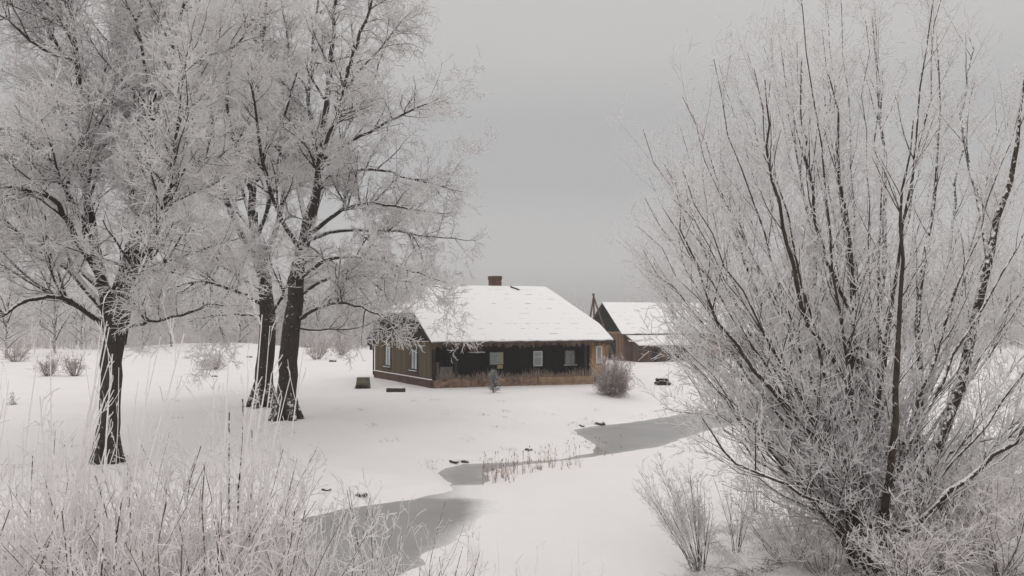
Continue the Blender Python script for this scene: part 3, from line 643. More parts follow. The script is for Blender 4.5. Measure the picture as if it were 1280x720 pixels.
# roof: sheet and snow
def roof_mesh(T, name, mat, u0, u1, w, ez, sl, ov, clipL, clipR, rL, rR, off, thick, parent, step=.4, amp=.0, seed=0, edge=0.0):
    rz = ez+sl*(w/2+ov)
    def vv(z): return (z-ez)/sl-ov
    cl, crr = vv(clipL), vv(clipR)
    faces = [
     [(u0, -ov, ez), (u1, -ov, ez), (u1, crr, clipR), (rR, w/2, rz), (rL, w/2, rz), (u0, cl, clipL)],
     [(u1, w+ov, ez), (u0, w+ov, ez), (u0, w-cl, clipL), (rL, w/2, rz), (rR, w/2, rz), (u1, w-crr, clipR)],
     [(u0, w-cl, clipL), (u0, cl, clipL), (rL, w/2, rz)],
     [(u1, crr, clipR), (u1, w-crr, clipR), (rR, w/2, rz)]]
    bm = bmesh.new(); lay = {}
    for f in faces:
        try: bm.faces.new([lay.setdefault(tuple(np.round(p, 4)), None) or lay.__setitem__(tuple(np.round(p, 4)), bm.verts.new(p)) or lay[tuple(np.round(p, 4))] for p in f])
        except ValueError: pass
    bmesh.ops.triangulate(bm, faces=bm.faces[:])
    for _ in range(6):
        es = [e for e in bm.edges if e.calc_length() > step*1.5]
        if not es: break
        bmesh.ops.subdivide_edges(bm, edges=es, cuts=1); bmesh.ops.triangulate(bm, faces=[f for f in bm.faces if len(f.verts) > 3])
    for v in bm.verts:
        v.co.z += off+amp*float(wob(np.array(v.co.x), np.array(v.co.y*1.3+seed), 1.7, seed))
        if amp and abs(v.co.y+ov) < .01: v.co.y += rng.uniform(-.03, .05)
    bmesh.ops.recalc_face_normals(bm, faces=bm.faces[:])
    if sum(f.normal.z for f in bm.faces) < 0: bmesh.ops.reverse_faces(bm, faces=bm.faces[:])
    r = bmesh.ops.extrude_face_region(bm, geom=bm.faces[:])
    for e in r['geom']:
        if isinstance(e, bmesh.types.BMVert): e.co.z -= thick
    bmesh.ops.recalc_face_normals(bm, faces=bm.faces[:])
    wu = [(v.co.x, 0, (v.co.z)/math.sin(math.atan(sl))) for v in bm.verts]
    for v in bm.verts: v.co = Vector(T(tuple(v.co)))
    me = bpy.data.meshes.new(name); bm.to_mesh(me); bm.free()
    a = me.attributes.new('wu', 'FLOAT_VECTOR', 'POINT'); a.data.foreach_set('vector', np.array(wu, dtype=np.float32).ravel())
    me.materials.append(mat); o = bpy.data.objects.new(name, me); COL.objects.link(o)
    return o
roof = roof_mesh(FH, 'roof', M['slate'], -.35, 11.5, Wd, EZ, SL, .6, 4.4, 3.7, 1.9, 9.95, 0, .06, house); adopt(roof, house)
rs = roof_mesh(FH, 'roof_snow', M['roof_snow'], -.30, 11.47, Wd, EZ, SL, .57, 4.4, 3.7, 1.9, 9.95, .085, .075, house, step=.3, amp=.014)
adopt(rs, roof)
# bare patch of sheet showing at the left verge and the torn ridge right of the chimney
b_ = MB(FH)
for k in range(9): b_.box((-.3+k*.09, -.5+.0*k, zv(-.5)+.17), (-.26+k*.09, .9-.06*k, zv(-.5)+.175)) if False else None
ch = MB(FH); ch.box((6.22, 4.9, 5.6), (6.84, 5.5, 6.78)); ch.box((6.19, 4.87, 6.7), (6.87, 5.53, 6.93)); co = ch.build('chimney', M['chimney_brick'], None); adopt(co, roof)
dk = MB(FH); dk.prism([(7.3, 4.55, 6.16), (7.75, 4.2, 5.96), (7.75, 4.25, 5.99), (7.3, 4.62, 6.22)], (0, .0, .06)); x = dk.build('loose_ridge_board', M['wood_dark']); adopt(x, roof)
# verge boards
for uu, cz, v_ in ((-.38, 4.4, 1), (11.5, 3.7, 1)):
    b_ = MB(FH)
    b_.prism([(uu, -.62, EZ-.16), (uu, vz(cz), cz-.16), (uu, vz(cz), cz+.0), (uu, -.62, EZ)], (.03, 0, 0))
    b_.prism([(uu, Wd+.62, EZ-.16), (uu, Wd-vz(cz), cz-.16), (uu, Wd-vz(cz), cz), (uu, Wd+.62, EZ)], (.03, 0, 0))
    b_.prism([(uu, vz(cz), cz-.14), (uu, Wd-vz(cz), cz-.14), (uu, Wd-vz(cz), cz), (uu, vz(cz), cz)], (.03, 0, 0))
    b_.build('verge_board', M['wood_dark'], house)
# windows.  axis 'v' = in the gable wall (plane u), axis 'u' = in the front wall
def window(T, axis, plane, a0, a1, z0, z1, frame_mat, behind, parent, out=.05, sill=True, mull=1, label=None, split=None, trans=False, fw=.06):
    def B(mb, x0, x1, zz0, zz1, d0, d1):
        if axis == 'v': mb.box((plane+d0, x0, zz0), (plane+d1, x1, zz1))
        else: mb.box((x0, plane+d0, zz0), (x1, plane+d1, zz1))
    f = MB(T)
    B(f, a0-fw, a0, z0-fw, z1+fw, -out, .0); B(f, a1, a1+fw, z0-fw, z1+fw, -out, .0); B(f, a0, a1, z0-fw, z0, -out, .0); B(f, a0, a1, z1, z1+fw, -out, 0)
    for k in range(mull):
        c = a0+(a1-a0)*(k+1)/(mull+1); B(f, c-.022, c+.022, z0, z1, -out*.8, .0)
    if trans: B(f, a0, a1, z0+(z1-z0)*.6, z0+(z1-z0)*.6+.045, -out*.75, -.001)
    o = f.build('window', frame_mat, parent)
    if label: o['label'] = label
    def sub(mb, nm, mat): x = mb.build(nm, mat); adopt(x, o)
    g = MB(T); B(g, a0, a1, z0, z1, -.022, -.016); sub(g, 'pane', M['glass'])
    if split:
        c = a0+(a1-a0)*split[0]
        g = MB(T); B(g, a0, c, z0, z1, -.010, -.004); sub(g, 'curtain', behind)
        g = MB(T); B(g, c+.002, a1, z0, z1, -.010, -.004); sub(g, 'curtain', split[1])
    else:
        g = MB(T); B(g, a0, a1, z0, z1, -.010, -.004); sub(g, 'curtain', behind)
    if sill:
        g = MB(T); B(g, a0-.12, a1+.12, z0-fw-.06, z0-fw-.003, -.16, 0); sub(g, 'sill', frame_mat)
        g = MB(T); B(g, a0-.12, a1+.12, z0-fw-.002, z0-fw+.025, -.16, -out-.003); sub(g, 'sill_snow', M['snow'])
wl = window
for (a0, a1) in ((6.55, 7.45), (2.15, 3.05)):
    window(FH, 'v', -.004, a0, a1, 1.0, 2.2, M['dark_frame'], M['curtain'], house, mull=1, fw=.11)
    for s_ in (a0-.55, a1+.12):
        pass
window(FH, 'u', .846, 3.98, 4.85, 1.28, 2.02, M['fascia'], M['curtain_grey'], house, sill=False, mull=0, split=(.55, M['curtain_warm']), label='two-tone window, grey on one side and yellowed on the other', fw=.03)
window(FH, 'u', .846, 6.9, 7.38, 1.18, 2.0, M['white_paint'], M['curtain'], house, mull=0, trans=True, label='small white framed window', sill=False)
window(FH, 'u', .846, 9.0, 9.65, 1.2, 2.05, M['wood_dark'], M['curtain_dim'], house, mull=0, split=(.45, M['void']) , label='dim window above a white sill')  # right half: flat near-black panel painted as the unlit room, not cloth
window(FH, 'u', -.004, 10.68, 10.96, 1.35, 2.3, M['white_paint'], M['curtain_grey'], house, mull=0, sill=False, label='narrow white framed window in the ochre wall')
b_ = MB(FH); b_.box((4.45, .80, 1.02), (4.8, .84, 1.24)); b_.build('door_panel', M['curtain_warm'], house)
# downpipe and hanging clutter on the far gable corner
b_ = MB(FH); b_.box((-.12, Wd+.02, .2), (-.04, Wd+.1, 2.6)); b_.build('downpipe', M['dark_frame'], house)
b_ = MB(FH); b_.box((-.3, Wd+.05, 2.2), (.1, Wd+.75, 2.55)); b_.box((-.2, Wd+.2, 1.9), (0, Wd+.5, 2.2)); b_.build('eave_box', M['wood_dark'], house)

# ================================================================== BARN
O2 = at(779, 452, 75); O2[2] = 0
FB = Frame(O2, (.93, .37), (-.37, .93)); BW = 7.0; BL = 17.5; BE = 2.55; BS = (5.55-BE)/(BW/2+.4)
barn = tag(empty('barn', FB((8.7, 4, 0))), 'long snow-roofed barn with black triangular gable behind the farmhouse', 'barn')
bz = BE+BS*.4
for u0_ in (0, BL-.2):
    b_ = MB(FB); b_.box((u0_, .003, -.5), (u0_+.2, BW-.003, bz-.15)); b_.build('gable_wall', M['barn_wood'], barn)
for u0_ in (-.05, BL-.15):
    b_ = MB(FB); b_.prism([(u0_, -.1, bz-.1), (u0_, BW/2, 5.5), (u0_, BW+.1, bz-.1)], (.15, 0, 0)); b_.build('gable_top', M['black_boards'], barn)
b_ = MB(FB); b_.box((-.09, -.05, bz-.28), (-.0, BW, bz-.1)); b_.build('gable_beam', M['plank'], barn)
for v0_ in (0, BW-.2):
    b_ = MB(FB); b_.box((.2, v0_, -.5), (BL-.2, v0_+.2, bz-.1)); b_.build('long_wall', M['barn_brick'], barn)
b_ = MB(FB); b_.box((-.04, 1.4, 0), (-.003, 2.7, 2.0)); b_.build('door', M['void'], barn)
for (a, c2, z0, z1, mt) in ((7.6, 8.3, 1.2, 1.8, 'void'), (9.6, 10.8, .2, 2.1, 'ochre'), (12.3, 12.9, 1.2, 1.8, 'void'), (14.4, 15.6, .1, 2.1, 'wood_dark')):
    b_ = MB(FB); b_.box((a, -.05, z0), (c2, -.003, z1)); b_.build('door' if z1-z0 > 1 else 'window', M[mt], barn)
r2 = roof_mesh(FB, 'roof', M['slate'], -.35, BL+.3, BW, BE, BS, .4, 5.54, 5.54, -.34, BL+.29, 0, .06, barn); adopt(r2, barn)
x = roof_mesh(FB, 'roof_snow', M['roof_snow'], -.33, BL+.28, BW, BE, BS, .37, 5.54, 5.54, -.32, BL+.27, .09, .08, barn, step=.5, amp=.015, seed=3); adopt(x, r2)
lt = MB(FB); lt.prism([(.2, -2.5, 1.5), (.2, -.003, 2.42), (.2, -.003, 2.48), (.2, -2.5, 1.56)], (6.6, 0, 0)); lo = lt.build('lean_to_roof', M['slate'], barn)
lt = MB(FB); lt.prism([(.22, -2.5, 1.565), (.22, -.01, 2.485), (.22, -.01, 2.60), (.22, -2.48, 1.68)], (6.56, 0, 0)); x = lt.build('lean_to_snow', M['snow']); adopt(x, lo)
b_ = MB(FB); b_.box((.5, -2.2, -.3), (6.6, -2.1, 1.55)); b_.prism([(.5, -2.2, -.3), (.5, -.01, -.3), (.5, -.01, 2.35), (.5, -2.2, 1.55)], (.1, 0, 0)); b_.prism([(6.5, -2.1, -.3), (6.5, -.01, -.3), (6.5, -.01, 2.35), (6.5, -2.1, 1.55)], (.1, 0, 0)); b_.build('lean_to_wall', M['fascia'], barn)
for uu in (1.8, 3.6, 5.2):
    b_ = MB(FB); b_.box((uu, -2.24, .1), (uu+.6, -2.203, 1.2)); b_.build('window', M['void'], barn)

# pole frame between the two buildings
ap = at(742, 367, 62); pf = tag(empty('pole_frame', (ap[0], ap[1], 0)), 'tall tripod of thin leaning brown poles between farmhouse and barn', 'pole frame')
def pole(a, b, r0, r1, nm, parent, mat): 
    t = Tubes(); P, q = resample([a, (np.array(a)+np.array(b))/2+rng.normal(size=3)*.02, b], 5, [r0, (r0+r1)/2, r1]); t.add(P[None], q[None], 8); return t.build(nm, [mat], parent, tuple(parent.location))
for tip in ((-1.0, 0, 0), (1.9, .5, 0), (.35, 2.2, 0)): pole((ap[0]+tip[0], ap[1]+tip[1], -.1), (ap[0]-tip[0]*.04, ap[1]-tip[1]*.04, ap[2]), .085, .06, 'pole', pf, M['wood_brown'])
pole((ap[0]-.45, ap[1]+.0, 3.6), (ap[0]+.85, ap[1]+.2, 3.5), .05, .045, 'crossbar', pf, M['wood_brown'])

# ================================================================== BUSHES, SHRUBS
def shrub(name, label, cat_, group, base, nst, H, spread, lean=(0, 0), r=.014, dens=(4, 6, 9), lens=((.25, .7), (.12, .3), (.04, .1)), rr=(.006, .0045, .0035),
          stem='bark_stem', fine='frost', flare=1.4, r_tip=.35, up=.5, ang=(18, 45), levels=3, jit=.35, hmin=.55, K=7, tt0=.2, base_r=.12, trop=.05):
    b0 = np.array(base); root = empty(name, tuple(b0)); tag(root, label, cat_, group)
    a = rng.uniform(0, 2*np.pi, nst); s = spread*np.sqrt(rng.random(nst)); h = H*rng.uniform(hmin, 1, nst)
    P = []
    for k in range(nst):
        o = b0+np.array([math.cos(a[k]), math.sin(a[k]), 0])*rng.uniform(0, base_r); o[2] = b0[2]-.06
        tip = b0+np.array([math.cos(a[k])*s[k]+lean[0]*h[k], math.sin(a[k])*s[k]+lean[1]*h[k], h[k]*(1-.12*(s[k]/max(spread, .01))**2)])
        f = np.linspace(0, 1, K)[:, None]; e = f**flare
        p = o[None]*(1-f)+np.array([0, 0, 1])*(tip[2]-o[2])*f+o[None]*0
        p[:, 0] = o[0]+(tip[0]-o[0])*e[:, 0]; p[:, 1] = o[1]+(tip[1]-o[1])*e[:, 0]; p[:, 2] = o[2]+(tip[2]-o[2])*f[:, 0]
        p[1:] += np.cumsum(rng.normal(size=(K-1, 3))*.02*jit*H, 0)*np.array([1, 1, .3]); P.append(p)
    P = np.array(P); Rr = r*rng.uniform(.6, 1.2, nst)[:, None]*np.linspace(1, r_tip, K)[None]
    t = Tubes(); t.add(P, Rr, 5); t.build('stems', [M[stem]], root, b0)
    c = Tubes()
    L1, q1 = spawn(P, Rr, dens[0], *lens[0], *ang, up=up, trop=trop, K=5, curl=.1, r0=.7, rmax=rr[0], rtip=.6, t0=tt0, t1=1.0)
    c.add(L1, q1, 4 if nst < 40 else 3)
    if levels > 1:
        L2, q2 = spawn(L1, q1, dens[1], *lens[1], 25, 60, up=.12, K=4, curl=.16, rabs=rr[1], rtip=.7, t0=.08); c.add(L2, q2, 3)
    if levels > 2:
        L3, q3 = spawn(L2, q2, dens[2], *lens[2], 30, 70, up=.05, K=3, curl=.2, rabs=rr[2], rtip=.7, t0=.1); c.add(L3, q3, 3)
    c.build('twigs', [M[fine]], root, b0); return root

g = gp(765, 494)
shrub('round_bush', 'rounded grey-pink rimed bush at the right corner of the farmhouse', 'bush', None, g, 190, 2.25, 1.2, r=.010, dens=(5, 7, 9), lens=((.3, .6), (.15, .35), (.06, .14)), rr=(.011, .009, .008),
      stem='bark_stem', fine='frost_bush', flare=.6, up=-.05, hmin=.12, ang=(20, 70), tt0=.1)
# young spruce
g = gp(617, 491); sp_ = tag(empty('young_spruce', tuple(g)), 'knee-high young spruce with rimed tip in front of the porch', 'spruce')
pole((g[0], g[1], g[2]-.05), (g[0], g[1], g[2]+1.05), .03, .01, 'trunk', sp_, M['wood_dark'])
t = Tubes()
st = np.array([[[g[0], g[1], g[2]+.0], [g[0], g[1], g[2]+.6], [g[0], g[1], g[2]+1.2]]]); sr = np.array([[.02, .02, .01]])
A1, ra = spawn(st, sr, 75, .40, .62, 60, 80, up=.15, K=4, curl=.06, rabs=.009, t0=0, t1=1, taper_len=.75)
A2, rb = spawn(A1, ra, 40, .10, .22, 35, 60, up=.05, K=3, curl=.08, rabs=.012, t0=.05)
t.add(A1, ra, 3); t.add(A2, rb, 3)
M['needles'] = bark_frost('spruce_needles', (.04, .055, .045), .07, frost=(.62, .63, .63), scale=3, vert=False)
t.build('crown', [M['needles']], sp_, g)

# ---- foreground thicket of thick-rimed shoots, lower left.  (px, depth, tip y, stems, spread m, lean, dens)
GR = 'rimed shrubs in the left foreground'
def fg(px, depth, tipy, nst, spread, lean=(0, 0), label=None, r=.011, fine='frost_shoot', stem='frost_shoot', d=(2.2, 3, 4), lens=((.3, .8), (.12, .32), (.04, .1)), rr=(.006, .0045, .0036), jit=.3, hmin=.45, levels=2, flare=1.25, group=GR, name='rimed_shrub', tt0=.2, ang=(10, 35), up=.6, trop=.05):
    x = (px-640)/F*depth; z0 = hz(x, depth); top = at(px, tipy, depth)[2]; Hh = top-z0
    return shrub(name, label, 'shrub', group, (x, depth, z0), nst, Hh, spread, lean, r=r, dens=d, lens=lens, rr=rr, stem=stem, fine=fine, jit=jit, hmin=hmin, levels=levels, flare=flare, ang=ang, up=up, trop=trop, tt0=tt0, base_r=.25)
thick = [
 (-30, 10.5, 470, 14, .9, (.05, 0)), (30, 9.6, 430, 16, .8, (.06, 0)), (75, 10.2, 375, 15, .75, (.10, 0)), (118, 9.2, 392, 14, .7, (.06, 0)), (160, 10.4, 410, 14, .6, (.05, 0)),
 (205, 9.8, 440, 12, .7, (.04, 0)), (250, 10.8, 500, 14, .8, (0, 0)), (290, 9.8, 385, 13, .45, (.03, 0)), (322, 10.4, 400, 12, .4, (.05, 0)), (375, 10.5, 560, 16, .9, (.02, 0)),
]
ORD = ['first', 'second', 'third', 'fourth', 'fifth', 'sixth', 'seventh', 'eighth', 'ninth', 'tenth', 'eleventh', 'twelfth']
def mark(px):
    return 'in the far left corner' if px < 10 else 'left of the big dark trunk' if px < 105 else 'before the big dark trunk' if px < 170 else 'right of the big dark trunk' if px < 280 else 'before the two middle trunks' if px < 380 else 'beyond the middle trunks'
for i, (px, dp, ty, ns, spd, ln) in enumerate(thick):
    fg(px, dp, ty-8, ns-1, spd*1.25, (ln[0]+.05, ln[1]), 'tall thickly rimed shoots '+mark(px)+', '+ORD[i]+' tall clump from the left', hmin=.45, jit=.22, ang=(20, 50), up=.3, trop=.22, d=(1.1, 1.8, 4), tt0=.1, r=.017, rr=(.012, .008, .0055), lens=((.4, 1.2), (.12, .35), (.04, .1)))
low = [(-40, 8.6, 625), (30, 9.0, 600), (95, 8.4, 585), (150, 9.2, 590), (210, 8.6, 610), (265, 9.3, 590), (320, 8.8, 615), (60, 11.5, 565), (180, 11.8, 560), (290, 11.6, 560), (120, 10.9, 555), (240, 10.2, 590)]
rank = {i: k for k, i in enumerate(sorted(range(len(low)), key=lambda i: low[i][0]))}
for i, (px, dp, ty) in enumerate(low):
    fg(px, dp, ty-32, 25, 1.6, (0, 0), 'low dense rimed twigs '+mark(px)+', '+ORD[rank[i]]+' dense clump from the left', stem='bark_stem', ang=(30, 70), up=.0, trop=.32, d=(4.2, 6, 7), jit=.9, hmin=.3, levels=3, group='dense low shrubs on the near left bank', name='dense_shrub', r=.014, lens=((.3, .9), (.12, .4), (.05, .12)), rr=(.009, .0072, .0055), fine='frost_shoot')
thin = [(400, 10.8, 585), (445, 9.8, 600), (490, 10.6, 590), (530, 9.9, 615), (420, 8.9, 640), (490, 8.7, 650), (560, 9.4, 670)]
rank2 = {i: k for k, i in enumerate(sorted(range(len(thin)), key=lambda i: thin[i][0]+.1*i))}
for i, (px, dp, ty) in enumerate(thin):
    fg(px, dp, ty-8, 12, 1.0, (0, 0), 'sparse rimed shrub against the dark pond ice, '+ORD[rank2[i]]+' sparse one from the left', stem='bark_stem', ang=(30, 65), up=0, trop=.3, d=(3.4, 5.5, 6), jit=.7, hmin=.4, levels=3, group='sparse shrubs before the dark ice', name='sparse_shrub', r=.011, rr=(.007, .0055, .0042))
for i, (px, dp, ty) in enumerate([(600, 9.8, 655), (640, 10.2, 680), (720, 10.6, 668), (745, 9.8, 690)]):
    fg(px, dp, ty-20, 9, .5, (0, 0), 'few thin rimed stalks at the bottom middle edge, '+ORD[i]+' cluster from the left', d=(1.5, 2, 5), jit=.3, group='thin stalks at the bottom middle', name='thin_shrub', r=.008, rr=(.005, .004, .0035))
# leafless sapling with dark bark in the thicket
fg(300, 11.2, 478, 3, .25, (0, 0), 'slender dark-barked sapling left of the pond, brown stem showing', stem='bark_branch', d=(7, 7, 6), levels=3, r=.022, group=None, name='sapling', hmin=.8)
fg(118, 8.0, 600, 3, .3, (0, 0), 'brown-stemmed sapling nearest the lower left corner', stem='bark_branch', d=(5, 5, 6), levels=2, r=.02, group=None, name='sapling', hmin=.8)
# right foreground bush beside the pond and its neighbours
GR2 = 'thin bushes under the willow'
def rb(px, py, ty, ns, spd, ln, label, **k):
    g = gp(px, py); H_ = at(px, ty, g[1])[2]-g[2]
    return shrub(k.pop('name', 'thin_bush'), label, 'bush', k.pop('group', GR2), g, ns, H_, spd, ln, **k)
rb(874, 714, 580, 24, .75, (-.32, 0), 'dark-stemmed bush leaning left over the snowy pond beside the willow', r=.010, stem='bark_branch', dens=(7, 8, 8), lens=((.3, .8), (.12, .32), (.05, .12)), flare=1.2, tt0=.3, group=None, jit=.3, hmin=.5)
rb(920, 690, 560, 10, .55, (0, 0), 'thin upright bush just right of the leaning dark-stemmed bush', r=.008, dens=(4, 5, 6), group=None)
rb(945, 640, 520, 9, .6, (-.05, 0), 'thin bush in front of the ice bend behind the willow branches', r=.008, dens=(4, 5, 6), group=None)
for (px, py, ty, nm) in ((985, 700, 600, 'leftmost of them'), (1030, 719, 620, 'just left of its foot'), (1160, 719, 560, 'just right of its foot'), (1210, 700, 540, 'second right of its foot'), (1250, 719, 560, 'in the bottom right corner'), (1075, 700, 590, 'on the left side of its foot'), (1120, 690, 560, 'close behind its foot'), (1225, 640, 500, 'beyond the second right of its foot'), (1130, 735, 600, 'lowest at the bottom edge'), (1180, 660, 520, 'behind the thick right stem'), (1270, 660, 520, 'at the right frame edge')):
    rb(px, py, ty, 24, 1.2, (0, 0), 'low tangled rimed bush under the willow, '+nm, r=.011, dens=(5, 7, 7), lens=((.3, .8), (.14, .38), (.06, .14)), rr=(.009, .0078, .0062), group=GR2, name='tangled_bush', fine='frost_shoot', jit=1.0, up=0.1, ang=(25, 75), hmin=.25, flare=.8)

# ================================================================== CATTAILS on the pond edge
M['reed'] = plain('dry_reed', (.42, .33, .28), var=.4, scale=2); M['cat_head'] = plain('cattail_head', (.10, .055, .04), var=.3)
cells = []
for k in range(120):
    if k % 5 == 0: px = rng.uniform(640, 785); py = 577-(px-640)*.12+rng.uniform(-5, 9)
    elif k % 2: px = 622+rng.normal()*12; py = rng.uniform(585, 609)
    else: px = rng.choice([640, 655, 672, 690, 712])+rng.normal()*7; py = 594-(px-604)*.12+rng.uniform(-7, 7)
    cells.append((max(px, 604), py))
def reed_mesh(hh, nl):
    t = Tubes(); c = np.array([[0, 0, -.03], [.005, 0, hh*.5], [.012, .01, hh]]); t.add(c[None], np.array([[.006, .005, .004]]), 4, 0)
    t.add(np.array([[[.011, .008, hh*.86], [.0115, .009, hh*.92], [.012, .01, hh*.98]]]), np.array([[.011, .014, .010]]), 6, 1)
    for k in range(nl):
        a = rng.uniform(0, 6.28); l = hh*rng.uniform(.35, .75); d = np.array([math.cos(a), math.sin(a), 0])
        t.add(np.array([[[0, 0, 0], d*l*.12+[0, 0, l*.6], d*l*.4+[0, 0, l*.8]]]), np.array([[.006, .006, .003]]), 3, 0)
    return t
protos = []
for k in range(5):
    o = reed_mesh([.75, .9, .6, 1.0, .45][k], [5, 4, 7, 3, 8][k]).build('cattail', [M['reed'], M['cat_head']])
    tag(o, 'brown dry cattail standing on the snowy edge of the pond ice', 'cattail', 'cattails along the pond edge'); protos.append(o)
for k, (px, py) in enumerate(cells):
    o = protos[k] if k < 5 else protos[k % 5].copy()
    if k >= 5: COL.objects.link(o)
    p = gpz(px, py, ZP); o.location = (p[0], p[1], ZP); o.rotation_euler = (rng.uniform(-.12, .12), rng.uniform(-.12, .12), rng.uniform(0, 6.28)); s_ = rng.uniform(.4, .8); o.scale = (s_, s_, s_)
# stones and tussocks
def rock(name, label, cat_, p, sx, sy, sz, mat, group=None, snow=True):
    bm = bmesh.new(); bmesh.ops.create_icosphere(bm, subdivisions=3, radius=1)
    for v in bm.verts:
        q = v.co; k = 1+.16*math.sin(q.x*3.1+p[0])*math.cos(q.y*2.7+p[1])+.1*math.sin(q.z*5+q.x*4); v.co = Vector((q.x*sx*k, q.y*sy*k, q.z*sz*k))
    me = bpy.data.meshes.new(name); bm.to_mesh(me); bm.free(); me.materials.append(mat)
    for f in me.polygons: f.use_smooth = True
    o = bpy.data.objects.new(name, me); COL.objects.link(o); o.location = p; return tag(o, label, cat_, group)
M['stone'] = bark_frost('snowcapped_stone', (.07, .062, .055), .33, frost=(.78, .77, .76), scale=4, vert=False)
M['log'] = bark_frost('snowcapped_log', (.06, .045, .04), .40, frost=(.78, .77, .76), scale=3, vert=False)
for (px, py, s_, lab) in ((750, 531, .16, 'dark clod on the snowy bank at the upper pond corner'), (661, 563, .09, 'small round dark stone on the snow above the cattails'), (567, 579, .12, 'low dark tussock on the bank where the channel bends'),
                          (581, 578, .10, 'dark tussock right of the channel bend'), (727, 533, .09, 'small clod left of the bigger one at the pond corner'), (408, 613, .08, 'dark clod on open snow left of the channel'),
                          (452, 620, .10, 'dark clod close above the big ice patch'), (312, 447, .22, 'dark lump in the snow far behind the middle trees'), (416, 452, .22, 'dark lump on the snow left of the farmhouse'), (268, 471, .13, 'small dark lump left of the middle trees')):
    g = gp(px, py); rock('clod', lab, 'clod', (g[0], g[1], g[2]+s_*.25), s_*1.5, s_, s_*.6, M['stone'])
g = gp(495, 490); lg = tag(empty('snowy_log', tuple(g)), 'short dark log capped with snow before the gable', 'log')
t = Tubes(); t.add(np.array([[[-.55, 0, .08], [-.52, 0, .08], [0, .02, .10], [.5, 0, .09], [.53, 0, .09]]]), np.array([[.02, .14, .15, .13, .02]]), 10); t.build('wood', [M['log']], lg)
t = Tubes(); t.add(np.array([[[-.3, 0, .2], [-.22, 0, .21], [0, .0, .23], [.4, 0, .21], [.48, 0, .19]]]), np.array([[.01, .07, .08, .07, .01]]), 8); t.build('snow_cap', [M['snow']], lg)
# concrete block by the gable
g = gp(454, 485); wb = tag(empty('concrete_block', tuple(g), .15), 'squat olive-grey tapered concrete block standing left of the gable', 'block')
def taper_box(w0, w1, d0, d1, h, z0=0): return [(-w0, -d0, z0), (w0, -d0, z0), (w0, d0, z0), (-w0, d0, z0), (-w1, -d1, z0+h), (w1, -d1, z0+h), (w1, d1, z0+h), (-w1, d1, z0+h)]
def hexa(name, pts, mat, parent, bev=.02):
    me = bpy.data.meshes.new(name); me.from_pydata(pts, [], [(0, 1, 5, 4), (1, 2, 6, 5), (2, 3, 7, 6), (3, 0, 4, 7), (4, 5, 6, 7), (3, 2, 1, 0)]); bm = bmesh.new(); bm.from_mesh(me)
    bmesh.ops.bevel(bm, geom=bm.edges[:], offset=bev, segments=2, affect='EDGES'); bm.to_mesh(me); bm.free(); me.materials.append(mat)
    o = bpy.data.objects.new(name, me); COL.objects.link(o); o.parent = parent; return o
hexa('body', taper_box(.44, .36, .4, .34, .62, -.05), M['concrete'], wb, .03); hexa('lid', taper_box(.38, .37, .36, .35, .04, .57), M['concrete'], wb, .01)
t = Tubes(); k = 60; P0 = np.stack([rng.uniform(-.45, .3, k), rng.uniform(-.55, -.42, k), np.zeros(k)], 1); P = np.stack([P0, P0+rng.normal(size=(k, 3))*.04+[0, 0, .12], P0+rng.normal(size=(k, 3))*.08+[0, 0, .2]], 1); t.add(P, np.tile([.012, .01, .005], (k, 1)), 3); o = t.build('weeds', [M['wood_dark']], wb)
g = gp(12, 506); st_ = tag(empty('broken_stump', tuple(g)), 'small grey leaning broken stump at the far left edge of the lawn', 'stump')
t = Tubes(); t.add(np.array([[[0, 0, -.1], [.02, 0, .1], [.06, .02, .35], [.03, .05, .52]], [[.32, 0, -.1], [.28, 0, .1], [.15, .02, .3], [.06, .03, .42]]]), np.array([[.2, .16, .14, .10], [.05, .05, .045, .04]]), 10); t.build('wood', [M['bark_branch']], st_)
t = Tubes(); t.add(np.array([[[.04, .05, .50], [.04, .05, .54], [.03, .05, .60], [.03, .05, .62]]]), np.array([[.10, .13, .09, .01]]), 10); t.build('snow_cap', [M['snow']], st_)
g = gp(828, 481); wp = tag(empty('woodpile', tuple(g), .2), 'low dark pile of short logs under snow right of the round bush', 'woodpile')
for rz_, n_ in ((0, 4), (1, 3)):
    for k in range(n_):
        x_ = (k-(n_-1)/2)*.24; zz = .1+rz_*.2; yy = rng.uniform(-.08, .08); rr_ = rng.uniform(.09, .12)
        t = Tubes(); t.add(np.array([[[x_, -.32+yy, zz], [x_, -.31+yy, zz], [x_, .3+yy, zz], [x_, .31+yy, zz]]]), np.array([[.01, rr_, rr_, .01]]), 9); t.build('log', [M['wood_dark']], wp)
hexa('snow_cap', [(x_, y_, z_) for x_, y_, z_ in taper_box(.36, .26, .26, .18, .09, .395)], M['snow'], wp, .035)

